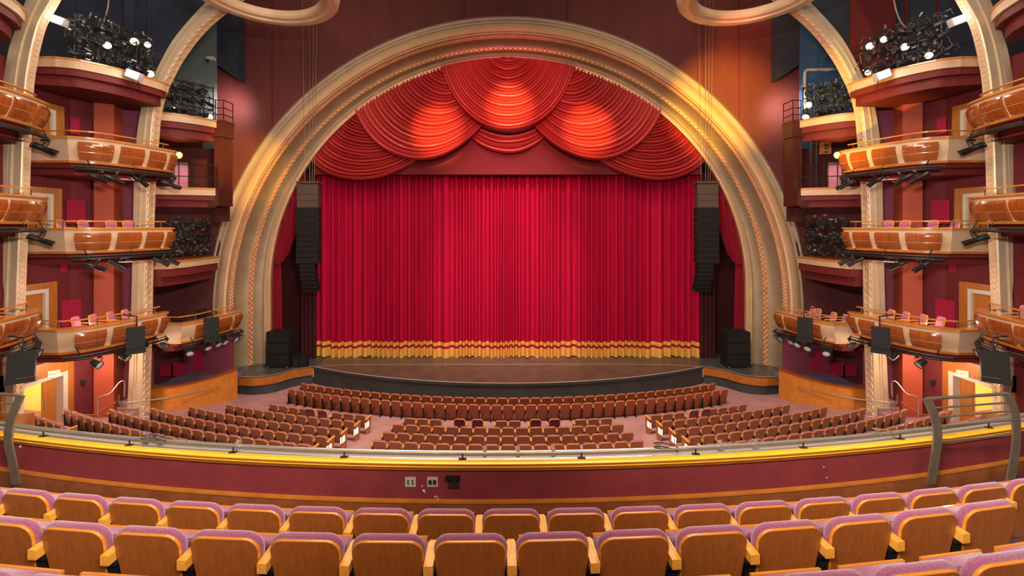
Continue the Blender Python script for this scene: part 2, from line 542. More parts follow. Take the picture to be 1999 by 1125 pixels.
# border panel behind the swags
mb = MB().box((0, 28.42, 14.7), (24.4, 0.06, 3.0))
tag(mb.build('curtain_border', 'valance', None, False), 'flat dull red border panel hanging between swags and curtain', 'curtain')

# swags: catenary folds lofted between a short top line and a long bottom line


def bez(a, t):
    u = 1 - t
    return a[0] * u ** 3 + a[1] * 3 * u * u * t + a[2] * 3 * u * t * t + a[3] * t ** 3


def arch_y(px, a=469, b=447, y0=560):
    """row of the arch's inner edge in the column px"""
    return y0 - b * math.sqrt(max(0, 1 - ((px - CX) / a) ** 2))


def swag(label, Y, top, bot, folds, bulge=0.55, hang_l=True, hang_r=True):
    """folds sag between two short top lines; an end marked as hanging runs along the arch"""
    top = [Vector((p[0], p[1])) for p in top]; bot = [Vector((p[0], p[1])) for p in bot]
    nv, nu = folds * 6, 30
    jit = [random.uniform(0.7, 1.3) for _ in range(folds + 1)]
    rows = []
    for i in range(nv + 1):
        v = i / nv
        ctl = [a.lerp(b, v) for a, b in zip(top, bot)]
        for e, on in ((0, hang_l), (3, hang_r)):
            if on:
                y = arch_y(ctl[e].x); dy = y - ctl[e].y
                ctl[e].y = y; ctl[1 if e == 0 else 2].y += dy * 0.8
        row = []
        fi = min(folds - 1, int(v * folds)); ph = v * folds - fi
        fold = math.sin(math.pi * ph ** (0.75 + 0.35 * (fi % 3 - 1))) * jit[fi]
        for k in range(nu + 1):
            u = k / nu
            q = bez(ctl, u)
            e = min(1, 4 * u * (1 - u) + 0.2)
            dy = -bulge * (0.35 + 0.65 * v) * 4 * u * (1 - u) * 0.6 - 0.32 * e * max(0, fold) ** 0.7 - 0.06 * v
            w = 0.9 * e * math.sin(u * 17 + fi * 1.7) * 0.5
            row.append(P(q.x, q.y + w, Y) + Vector((0, dy, 0)))
        rows.append(row)
    rows.append([p + Vector((0, 0.35, 0.12)) for p in rows[-1]])
    mb = MB().grid(rows)
    o = mb.build('curtain_swag', 'swag_red', None, True, 60)
    return tag(o, label, 'curtain', 'draped swags across the top of the stage')


YSW = 28.35
swag('lowest middle swag peeping out below the three big red swags', YSW + 0.05, [(925, 190), (950, 205), (1035, 205), (1062, 190)], [(905, 250), (945, 318), (1040, 318), (1076, 250)], 11, 0.3, False, False)
swag('outermost left-side red swag drooping beside the arch', YSW, [(700, 222), (702, 226), (730, 226), (746, 222)], [(604, 306), (648, 368), (770, 372), (846, 285)], 22, 0.45, True, False)
swag('outermost right-side red swag drooping beside the arch', YSW, [(1238, 222), (1254, 226), (1282, 226), (1284, 222)], [(1138, 285), (1214, 372), (1336, 368), (1380, 306)], 22, 0.45, False, True)
swag('large left-side red swag lit amber beside the middle swag', YSW - 0.35, [(862, 140), (872, 146), (892, 146), (900, 140)], [(692, 226), (745, 355), (905, 360), (980, 180)], 26, 0.7, True, False)
swag('large right-side red swag lit amber beside the middle swag', YSW - 0.35, [(1084, 140), (1092, 146), (1112, 146), (1122, 140)], [(1004, 180), (1079, 360), (1239, 355), (1292, 226)], 26, 0.7, False, True)
swag('middle red swag hanging from the crown of the arch', YSW - 0.75, [(975, 112), (985, 116), (999, 116), (1009, 112)], [(862, 128), (905, 300), (1080, 300), (1122, 128)], 24, 0.75)

# masking and side legs inside the arch
mb = MB().box((0, 30.3, 11), (34, 0.1, 21))
tag(mb.build('black_backdrop', 'leg_dark', None, False), 'very dark masking cloth far behind the stage curtain', 'curtain')
for SIDE in (1, -1):
    s = sname()
    mb = MB()
    xs2 = [-13.3 + 1.0 * k / 60 for k in range(61)]
    mb.grid([[(x, 28.95 - 0.08 * math.sin((x + 13.3) * 2 * math.pi / 0.25), z) for x in xs2] for z in (ZS + 0.02, 6, 13.4)])
    tag(mb.build('side_leg', 'leg_dark', None, True, 180), f'narrow dark maroon leg drape beside the {s} edge of the curtain', 'curtain')
    dr = thing('tied_drape', f'red {s} drape tied back between arch and hanging speakers', 'curtain', (-15, 28.7, ZS))
    mb = MB()
    rows = []
    for i in range(30):
        v = i / 29
        z = 13.6 - 5.3 * v
        x0 = -15.2; x1 = -12.9 - 1.0 * v ** 2
        rows.append([(x0 + (x1 - x0) * k / 40, 28.7 - 0.10 * math.sin(k * 0.95) - 0.2 * math.sin(math.pi * k / 40), z - 0.8 * math.sin(math.pi * k / 40) * v) for k in range(41)])
    mb.grid(rows).build('drape', 'leg_red', dr, True, 180)
    mb = MB()
    mb.grid([[(-15.2 + (0.9 - 0.15 * (z - 1.45) / 7) * k / 24, 28.75 - 0.06 * math.sin(k * 1.1), z) for k in range(25)] for z in (1.47, 4, 8.6)])
    mb.build('tail', 'leg_red', dr, True, 180)
SIDE = 1

# ------------------------------------------------------------------ loudspeakers


def line_array(label, pxc):
    Y = 26.2
    x0 = (pxc - CX) * Y / F
    t = thing('line_array', label, 'speaker', (x0, Y, H - (560 - HY) * Y / F), 'hanging loudspeaker columns')
    zt = H + (440 - 356) * Y / F
    MB().box((x0, Y + 0.3, zt), (1.32, 0.7, 0.12)).build('bumper_frame', 'speaker_brown', t, False)
    z = zt - 0.1
    hs = [0.62, 0.36, 0.40, 0.52, 0.42, 0.42, 0.30, 0.30, 0.30, 0.30, 0.34, 0.36]
    for i, h in enumerate(hs):
        w = 1.22 if i < 3 else 1.32
        mb = MB()
        mb.prism([(x0 - w / 2, Y, z - h + 0.02), (x0 + w / 2, Y, z - h + 0.02), (x0 + w / 2 - 0.12, Y + 0.7, z - h + 0.05), (x0 - w / 2 + 0.12, Y + 0.7, z - h + 0.05)],
                 [(x0 - w / 2, Y, z), (x0 + w / 2, Y, z), (x0 + w / 2 - 0.12, Y + 0.7, z), (x0 - w / 2 + 0.12, Y + 0.7, z)])
        mb.box((x0 - w / 2 + 0.02, Y - 0.01, z - h / 2), (0.05, 0.05, 0.08)); mb.box((x0 + w / 2 - 0.02, Y - 0.01, z - h / 2), (0.05, 0.05, 0.08))
        mb.build('cabinet', 'speaker_brown' if i < 3 else 'speaker_black', t, False)
        z -= h
    for i in range(7):
        h = 0.24; y = Y + 0.05 + 0.012 * i * i
        MB().box((x0 + (-0.05 if pxc < CX else -0.1), y + 0.25, z - h / 2), (0.86, 0.5, h - 0.02), Matrix.Rotation(R(2.5 * i), 3, 'X')).build('cabinet', 'speaker_black', t, False)
        z -= h
    top = H + (440 + 40) * Y / F
    for dx in (-0.45, 0.0, 0.25, 0.45):
        MB().tube([(x0 + dx * 0.6, Y + 0.3, zt + 0.05), (x0 + dx, Y + 0.3, 24.5)], 0.014, 5).build('hanging_cable', 'cable_pale', t)


line_array('tall dark line array speaker hanging at the left-side of the curtain', 600)
line_array('tall dark line array speaker hanging at the right-side of the curtain', 1382)

for SIDE in (1, -1):
    s = sname()
    p = P(549, 715, 27.4)
    t = thing('speaker_stack', f'black three-high speaker stack on wheels at the {s} stage wing', 'speaker', (p.x, p.y, ZS))
    for i in range(3):
        z = ZS + 0.14 + i * 0.68
        mb = MB().box((p.x, 27.4, z + 0.33), (1.36, 0.9, 0.65))
        mb.box((p.x, 26.94, z + 0.33), (1.24, 0.03, 0.55))
        mb.build('cabinet', 'speaker_black', t, False)
    MB().box((p.x, 27.4, ZS + 0.12), (1.44, 1.0, 0.06)).build('dolly', 'black_metal', t, False)
    for dx in (-0.55, 0.55):
        MB().tube([(p.x + dx - 0.03, 27.0, ZS + 0.05), (p.x + dx + 0.03, 27.0, ZS + 0.05)], 0.05, 10).build('caster', 'steel', t)
    if SIDE > 0:
        for px, h, nm in ((580, 0.62, 'with an X braced front'), (594, 0.7, 'with a plain front')):
            q = P(px, 715, 27.3)
            t2 = thing('monitor_speaker', f'small dark floor speaker {nm} beside the left-side stack', 'speaker', (q.x, q.y, ZS), 'small speakers by the stack')
            MB().box((q.x, 27.3, ZS + h / 2), (0.4, 0.4, h)).build('cabinet', 'speaker_black', t2, False)
            mb = MB()
            if px == 580:
                mb.box((q.x, 27.09, ZS + h / 2), (0.05, 0.02, 0.5), Matrix.Rotation(R(32), 3, 'Y')); mb.box((q.x, 27.09, ZS + h / 2), (0.05, 0.02, 0.5), Matrix.Rotation(R(-32), 3, 'Y'))
            else:
                mb.box((q.x, 27.09, ZS + h - 0.1), (0.2, 0.02, 0.05))
            mb.build('grille', 'dark_iron', t2, False)
SIDE = 1

# ------------------------------------------------------------------ columns that turn into ribs


def rib(label, Yf, depth, left, inner, m_front='rib_metal'):
    """left / inner: pixel polylines of the front face edges in the plane Y = Yf"""
    Lp = catmull([P(a, b, Yf).xz for a, b in left], 6)
    Ip = catmull([P(a, b, Yf).xz for a, b in inner], 6)
    base = Ip[0]
    t = thing('arch_rib', label, 'column', (base.x, Yf, base.y), 'columns turning into ribs')
    n = len(Ip)
    dL = cum(Lp); dI = cum(Ip)
    A, B = [], []
    for k in range(81):
        A.append(at_len(Lp, dL, dL[-1] * k / 80)[0]); B.append(at_len(Ip, dI, dI[-1] * k / 80)[0])
    prof = [(0, depth), (0, 0.02), (0.04, 0), (0.36, 0), (0.38, 0.05), (0.44, 0.05), (0.46, -0.03), (0.56, -0.03), (0.58, 0.03), (0.64, 0.03), (0.66, 0), (0.96, 0), (1, 0.03), (1, 0.06)]
    mb = MB()
    mb.grid([[(a.x + (b.x - a.x) * u, Yf + d, a.y + (b.y - a.y) * u) for u, d in prof] for a, b in zip(A, B)])
    mb.build('shaft_front', m_front, t, True, 30)
    mb = MB()
    mb.grid([[(b.x, Yf + 0.06, b.y), (b.x, Yf + depth, b.y), (b.x + (a.x - b.x) * 0.5, Yf + depth, b.y + (a.y - b.y) * 0.5)] for a, b in zip(A, B)])
    r = depth * 0.34
    nr = int(dI[-1] / (r * 1.9))
    for k in range(nr):
        p, tg = at_len(Ip, dI, (k + 0.5) * dI[-1] / nr)
        mb.ring((p.x, Yf + depth * 0.52, p.y), (tg.x, 0, tg.y), (0, 1, 0), r * 1.14, r * 1.0, r * 0.2, 14, 5)
    mb.build('ringed_soffit', 'rib_relief', t, True, 35)
    return t


rib1_left = [(246, 822), (252, 700), (256, 560), (259, 430), (261, 330), (265, 273), (273, 219), (283.5, 180), (296, 155), (312, 121), (335, 80), (366, 41), (405, 0), (440, -32)]
rib1_inn = [(275, 822), (279, 700), (282, 560), (285, 430), (289, 330), (294, 273), (299, 219), (310.6, 175), (325, 144), (343, 111), (371, 72), (402, 39), (438, 10), (476, -18)]
rib2_left = [(-20, 960), (-15, 760), (-10, 560), (-4, 400), (-1, 280), (2, 180), (15, 98), (31, 51), (49, 0), (80, -60)]
rib2_inn = [(22, 960), (27, 760), (33.5, 560), (40, 400), (44, 280), (49, 170), (56, 120), (65, 77), (77, 39), (99, 0), (132, -60)]
for SIDE in (1, -1):
    rib(f'beige {sname()} column by the stage box, curving up into a rib', 21.0, 0.52, rib1_left, rib1_inn)
    rib(f'beige {sname()} column at the photo edge, curving up into a rib', 17.0, 0.32, rib2_left, rib2_inn)
SIDE = 1

# ceiling rings
for SIDE in (1, -1):
    c = P(575, 15, 19.35); c = Vector((-10.45, 19.3, 19.8))
    t = thing('ceiling_ring', f'pale gold ring hanging at the {sname()} ceiling, touching the rib', 'ceiling ring', tuple(c), 'gold rings under the ceiling')

    def lat(name, m, prof, n=72):
        rows = [[(c.x + r * math.cos(2 * math.pi * k / n), c.y + r * math.sin(2 * math.pi * k / n), c.z + z) for r, z in prof] for k in range(n + 1)]
        MB().grid(rows).build(name, m, t, True, 30)
    lat('outer_cove', 'rib_metal', [(2.3, 0.5), (2.9, 0.5), (3.05, 0.42), (3.05, 0.35), (3.0, 0.12), (2.88, 0.0), (2.6, -0.02), (2.52, 0.0)])
    lat('inner_band', 'rib_relief', [(2.52, 0.0), (2.5, 0.06), (2.42, 0.10), (2.3, 0.10), (2.24, 0.2), (2.24, 0.46)])
SIDE = 1

# ------------------------------------------------------------------ stage lights (prototypes)


def fixture(name, lens_m, long_=True, body='black_metal'):
    """axis along +Y (towards the lens), hanging point at the origin's clamp"""
    root = bpy.data.objects.new(name, None); col.objects.link(root); root.empty_display_size = 0.1
    mb = MB()
    if long_:
        prof = [(-0.28, 0.05), (-0.27, 0.085), (-0.10, 0.095), (-0.06, 0.075), (0.10, 0.07), (0.12, 0.085), (0.34, 0.09), (0.36, 0.098)]
    else:
        prof = [(-0.18, 0.05), (-0.16, 0.10), (-0.06, 0.125), (0.10, 0.13), (0.12, 0.15), (0.15, 0.15)]
    rows = [[(r * math.cos(2 * math.pi * k / 14), y, -0.28 + r * math.sin(2 * math.pi * k / 14)) for k in range(14)] for y, r in prof]
    mb.loft(rows, True, False); mb.build('housing', body, root)
    y1, r1 = prof[-1]
    mb = MB(); n = 14
    mb.loft([[(r * math.cos(2 * math.pi * k / n), y, -0.28 + r * math.sin(2 * math.pi * k / n)) for k in range(n)] for y, r in ((y1 - 0.03, r1 * 0.95), (y1 - 0.012, r1 * 0.6))], False, True)
    mb.build('lens', lens_m, root)
    w = (0.13 if long_ else 0.17)
    mb = MB(); mb.tube([(-w, 0, -0.28), (-w, 0, -0.1), (-w * 0.6, 0, -0.03), (w * 0.6, 0, -0.03), (w, 0, -0.1), (w, 0, -0.28)], 0.014, 5)
    mb.build('yoke', 'dark_iron', root)
    MB().box((0, 0, 0.01), (0.07, 0.08, 0.1)).build('clamp', 'dark_iron', root, False)
    return root


PROTO = {
    'ellipsoidal': fixture('spotlight', 'lens_dark', True),
    'par': fixture('floodlight', 'lens_pale', False, 'dark_iron'),
    'par_lit': fixture('floodlight', 'lens_lit', False),
    'par_dark': fixture('floodlight', 'lens_dark', False, 'black_metal'),
}
PUSED = {}


def hang(kind, loc, yaw, pitch, label, group, scale=1.0):
    """yaw: 0 looks along +Y, positive turns towards -X in the left half; pitch down positive"""
    o = PROTO[kind] if kind not in PUSED else copy_tree(PROTO[kind])
    if kind not in PUSED:
        KIDS[PROTO[kind].name] = list(PROTO[kind].children)
    PUSED[kind] = 1
    o.location = (loc[0] * SIDE, loc[1], loc[2])
    o.rotation_euler = (R(-pitch), 0, R(yaw * SIDE))
    o.scale = (scale,) * 3
    tag(o, label, 'stage light', group)
    return o


# ------------------------------------------------------------------ side boxes


def balcony(label, plan, z, side, back, spans, hang_rail=True, drop=0.98, stepped=True):
    """plan: smooth ledge edge (world XY), side: start point of the flat end, back: closing points at the wall"""
    pts = catmull(plan, 8)
    d = cum(pts)
    t = thing('box_balcony', label, 'balcony', (pts[0].x, pts[0].y, z - drop), 'curved balcony boxes along the side walls')
    edge = [Vector(side)] + pts

    def poly(off):
        return [Vector((side[0], side[1] + off))] + [Vector((p.x - off * 0.0, p.y)) for p in offset(pts, -off)] + [Vector(b) for b in back]
    # ledge cap, a wide wooden shelf
    o1 = [Vector((side[0], side[1] - 0.05))] + offset(pts, 0.06)
    o2 = [Vector((side[0], side[1] + 0.35))] + offset(pts, -0.34)
    mb = MB()
    mb.loft([[(a.x, a.y, z - 0.07), (a.x, a.y, z - 0.015), (a.x * 0.998 + b.x * 0.002, a.y, z), (b.x, b.y, z), (b.x, b.y, z - 0.07)] for a, b in zip(o1, o2)])
    mb.build('ledge', 'ledge_wood', t, True, 30)
    # beige parapet body with a bowed face
    prof = [(-0.02, z - 0.07), (0.0, z - 0.25), (-0.04, z - 0.45), (-0.12, z - 0.68), (-0.20, z - 0.84), (-0.20, z - drop + 0.06)]
    face = [offset(pts, o) for o, _ in prof]
    mb = MB()
    mb.grid([[(p.x, p.y, zz) for p in f] for f, (_, zz) in zip(face, prof)])
    mb.build('face', 'beige', t, True, 50)
    mb = MB()
    c0 = pts[0]
    mb.grid([[(side[0], side[1], zz), (f[0].x, f[0].y, zz)] for f, (_, zz) in zip(face, prof)])
    mb.build('end_panel', 'beige_side', t)
    # inner lining and slab
    inn = offset(pts, -0.30)
    MB().grid([[(p.x, p.y, z - 0.07) for p in inn], [(p.x, p.y, z - 0.8) for p in inn]]).build('inner_lining', 'wall_maroon', t)
    sl = [Vector((side[0], side[1] + 0.03))] + offset(pts, -0.32) + [Vector(b) for b in back]
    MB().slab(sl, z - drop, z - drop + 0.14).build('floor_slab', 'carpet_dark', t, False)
    bt = [Vector((side[0], side[1] - 0.03))] + offset(pts, -0.12)
    bi = [Vector((side[0], side[1] + 0.2))] + offset(pts, -0.4)
    MB().loft([[(a.x, a.y, z - drop - 0.03), (a.x, a.y, z - drop + 0.06), (b.x, b.y, z - drop + 0.06), (b.x, b.y, z - drop - 0.03)] for a, b in zip(bt, bi)]).build('bottom_trim', 'trim_wood', t, True, 30)
    so = [Vector((side[0], side[1] + 0.10))] + offset(pts, -0.42) + [Vector(b) for b in back]
    MB().slab(so, z - drop - 0.20, z - drop).build('soffit', 'soffit_red', t, False)
    s2 = [Vector((side[0], side[1] + 0.4))] + offset(pts, -0.75) + [Vector(b) for b in back]
    MB().slab(s2, z - drop - 0.46, z - drop - 0.20).build('soffit_step', 'soffit_red', t, False)
    # bulging wooden panels, three staves each
    for (u0, u1) in spans:
        mb = MB()
        L0, L1 = d[-1] * u0, d[-1] * u1
        zt, zb = z - 0.20, z - drop + 0.10
        for k in range(3):
            a0 = L0 + (L1 - L0) * k / 3 + (0.008 if k else 0); a1 = L0 + (L1 - L0) * (k + 1) / 3 - (0.008 if k < 2 else 0)
            for (v0, v1) in ((0, 0.56), (0.58, 1)):
                rows = []
                for j in range(9):
                    v = v0 + (v1 - v0) * j / 8
                    zz = zt + (zb - zt) * v
                    bul = 0.03 + 0.10 * math.sin(math.pi * min(1, (0.12 + 0.80 * v))) ** 0.8
                    base = -0.02 - 0.19 * max(0, v - 0.2)
                    row = []
                    for i in range(6):
                        p, tg = at_len(pts, d, a0 + (a1 - a0) * i / 5)
                        nrm = Vector((tg.y, -tg.x))
                        q = p + nrm * (base + bul)
                        row.append((q.x, q.y, zz))
                    rows.append(row)
                mb.grid(rows)
        rows = []
        for j in range(9):
            v = j / 8; zz = zt + (zb - zt) * v
            row = []
            for i in range(9):
                p, tg = at_len(pts, d, L0 + (L1 - L0) * i / 8); nrm = Vector((tg.y, -tg.x))
                q = p + nrm * (-0.02 - 0.19 * max(0, v - 0.2) + 0.03 + 0.10 * math.sin(math.pi * min(1, (0.12 + 0.80 * v))) ** 0.8 - 0.014)
                row.append((q.x, q.y, zz))
            rows.append(row)
        mb.grid(rows)
        for Le, sgn in ((L0, -1), (L1, 1)):
            rows = []
            for j in range(9):
                v = j / 8; zz = zt + (zb - zt) * v
                bul = 0.03 + 0.10 * math.sin(math.pi * min(1, (0.12 + 0.80 * v))) ** 0.8
                base = -0.02 - 0.19 * max(0, v - 0.2)
                p, tg = at_len(pts, d, Le); nrm = Vector((tg.y, -tg.x))
                a = p + nrm * (base + bul); b = p + nrm * (base - 0.06)
                rows.append([(a.x, a.y, zz), (b.x, b.y, zz)])
            mb.grid(rows)
        # top closing strip and backing
        for v in (0, 1):
            zz = zt + (zb - zt) * v
            bul = 0.03 + 0.10 * math.sin(math.pi * min(1, (0.12 + 0.80 * v))) ** 0.8
            base = -0.02 - 0.19 * max(0, v - 0.2)
            ra, rb = [], []
            for i in range(9):
                p, tg = at_len(pts, d, L0 + (L1 - L0) * i / 8); nrm = Vector((tg.y, -tg.x))
                a = p + nrm * (base + bul); b = p + nrm * (base - 0.06)
                ra.append((a.x, a.y, zz)); rb.append((b.x, b.y, zz))
            mb.grid([ra, rb])
        w = mb.build('wood_panel', 'box_wood', t, True, 30)
        mb = MB()
        v = 0.57; zz = zt + (zb - zt) * v
        ra, rb = [], []
        for i in range(9):
            p, tg = at_len(pts, d, L0 + (L1 - L0) * i / 8); nrm = Vector((tg.y, -tg.x))
            q = p + nrm * (-0.02 - 0.19 * (v - 0.2) + 0.03 + 0.10 * math.sin(math.pi * (0.12 + 0.8 * v)) ** 0.8 - 0.004)
            ra.append((q.x, q.y, zz + 0.006)); rb.append((q.x, q.y, zz - 0.006))
        mb.grid([ra, rb]).build('brass_inlay', 'arch_silver', w)
    # handrail
    hr = [Vector((side[0] + 0.1, side[1] + 0.3))] + offset(pts[:-5], -0.27)
    mb = MB()
    mb.loft([[(a.x, a.y, z + 0.24), (a.x, a.y, z + 0.29), (b.x, b.y, z + 0.29), (b.x, b.y, z + 0.24)] for a, b in zip(hr, [Vector((side[0] + 0.1, side[1] + 0.37))] + offset(pts[:-5], -0.34))])
    rail = mb.build('handrail', 'ledge_wood', t, True, 30)
    dh = cum(hr)
    for k in range(5):
        p, tg = at_len(hr, dh, dh[-1] * (0.06 + 0.22 * k))
        MB().box((p.x, p.y + 0.02, z + 0.12), (0.03, 0.03, 0.26)).build('post', 'rail_metal', rail, False)
    return t, pts, d


def lighting_bar(label, pts, z, u0, u1, off=-0.2, drops=3):
    d = cum(pts)
    L = [at_len(offset(pts, off), cum(offset(pts, off)), d[-1] * (u0 + (u1 - u0) * k / 16))[0] for k in range(17)]
    t = thing('lighting_bar', label, 'lighting bar', (L[8].x, L[8].y, z), 'pipes for lights under the boxes')
    MB().tube([(p.x, p.y, z) for p in L], 0.045, 8).build('pipe', 'black_metal', t)
    MB().tube([(p.x - 0.06, p.y, z + 0.1) for p in L], 0.025, 6).build('cable_run', 'cable', t)
    for k in range(drops):
        p = L[int((k + 0.5) * 16 / drops)]
        MB().tube([(p.x, p.y, z), (p.x - 0.30, p.y, z + 0.5)], 0.02, 6).build('hanger', 'black_metal', t)
    return L


def flat_speaker(label, px, py0, py1, Y, tilt, wm):
    c = P(px, (py0 + py1) / 2, Y)
    h = (py1 - py0) * Y / F; w = wm
    t = thing('panel_speaker', label, 'speaker', tuple(c), 'flat black speakers hung from the boxes')
    rot = Matrix.Rotation(R(38), 3, 'Z') @ Matrix.Rotation(R(tilt), 3, 'X')
    MB().box(c + rot @ Vector((0, 0, 0.08 * h)), (w, 0.22, h * 0.82), rot).build('cabinet', 'speaker_black', t, False)
    MB().box(c + rot @ Vector((0, -0.03, -0.42 * h)), (w * 1.08, 0.34, h * 0.16), rot).build('lower_cabinet', 'speaker_black', t, False)
    mb = MB(); mb.tube([c + Vector((0, 0.05, 0.5 * h)), c + Vector((0, 0.05, 0.5 * h + 0.42)), c + Vector((-0.75, 0.25, 0.5 * h + 0.45))], 0.03, 6)
    mb.build('bracket', 'dark_iron', t)
    mb = MB(); mb.tube([c + Vector((-0.05, 0.15, -0.1)), c + Vector((-0.45, 0.3, -0.25 * h))], 0.03, 6)
    mb.build('arm', 'dark_iron', t)


# upholstered loose chair, seat facing +Y


def chair_proto(name, fabric, wood, oval=False):
    root = bpy.data.objects.new(name, None); col.objects.link(root); root.empty_display_size = 0.1
    MB().box((0, 0.02, 0.44), (0.52, 0.50, 0.10)).build('seat', fabric, root, False)

    def outline(w, h, z0, r):
        pts = []
        for (cx_, cz, a0) in ((w / 2 - r, z0 + h - r, 0), (-w / 2 + r, z0 + h - r, 90), (-w / 2 + 0.03, z0 + 0.03, 180), (w / 2 - 0.03, z0 + 0.03, 270)):
            rr = r if a0 < 180 else 0.03
            for k in range(7):
                a = R(a0 + 15 * k); pts.append((cx_ + rr * math.cos(a), cz + rr * math.sin(a)))
        return pts
    o = outline(0.50, 0.50 if not oval else 0.46, 0.52, 0.12 if not oval else 0.2)
    rec = lambda x, y, z: (x, y - (z - 0.5) * 0.18, z)
    sc_ = lambda k: [(x * k, 0.77 + (z - 0.77) * k) for x, z in o]
    MB().loft([[rec(x, -0.24, z) for x, z in sc_(0.86)], [rec(x, -0.27, z) for x, z in sc_(0.90)], [rec(x, -0.215, z) for x, z in sc_(0.92)], [rec(x, -0.18, z) for x, z in sc_(0.80)]]).build('back_pad', fabric, root)
    mb = MB()
    A = [rec(x, -0.255, z) for x, z in sc_(1.0)]; B = [rec(x, -0.255, z) for x, z in sc_(0.88)]
    C = [rec(x, -0.215, z) for x, z in sc_(0.88)]; D = [rec(x, -0.215, z) for x, z in sc_(1.0)]
    mb.grid([A, B, C, D, A], True); mb.build('back_frame', wood, root, True, 30)
    for sx in (-1, 1):
        for (y, top) in ((-0.24, 0.56), (0.24, 0.66)):
            MB().tube([(sx * 0.26, y, 0), (sx * 0.26, y, top)], 0.02, 6).build('leg', wood, root)
        MB().tube([(sx * 0.265, -0.25, 0.70), (sx * 0.275, 0.0, 0.69), (sx * 0.27, 0.26, 0.66)], 0.024, 6).build('armrest', wood, root)
    return root


CH = {'pink': chair_proto('upholstered_chair', 'chair_pink', 'arm_wood'),
      'maroon': chair_proto('upholstered_chair', 'maroon_fabric', 'arm_wood'),
      'dark': chair_proto('upholstered_chair', 'speaker_black', 'black_metal', True)}
CUSED = {}


def chair(kind, loc, yaw, label, group):
    o = CH[kind] if kind not in CUSED else copy_tree(CH[kind])
    if kind not in CUSED: KIDS[CH[kind].name] = list(CH[kind].children)
    CUSED[kind] = 1
    o.location = (loc[0] * SIDE, loc[1], loc[2]); o.rotation_euler = (0, 0, R(yaw * SIDE))
    return tag(o, label, 'chair', group)


def exit_sign(px, py, Y):
    c = Vector((-18.84, 18.70, H - (py - HY) * 18.7 / F)); rz = R(48)
    t = thing('exit_sign', f'small lit EXIT sign over the {sname()} exit doorway', 'sign', tuple(c))
    MB().box(c, (0.05, 0.36, 0.25), Matrix.Rotation(-rz, 3, 'Z')).build('housing', 'exit_face', t, False)
    cu_ = bpy.data.curves.new('lettering', 'FONT'); cu_.body = 'EXIT'; cu_.size = 0.15; cu_.align_x = 'CENTER'; cu_.align_y = 'CENTER'; cu_.extrude = 0.004
    f = bpy.data.objects.new('lettering_source', cu_); col.objects.link(f)
    me = bpy.data.meshes.new_from_object(f.evaluated_get(bpy.context.evaluated_depsgraph_get()))
    bpy.data.objects.remove(f); me.name = 'lettering'; me.materials.clear(); me.materials.append(M['exit_letter'])
    o = bpy.data.objects.new('lettering', me); col.objects.link(o)
    o.parent = t
    o.location = (0.03 * math.cos(rz) * SIDE, -0.03 * math.sin(rz), 0); o.rotation_euler = (R(90), 0, (R(90) - rz) * SIDE)
    return t


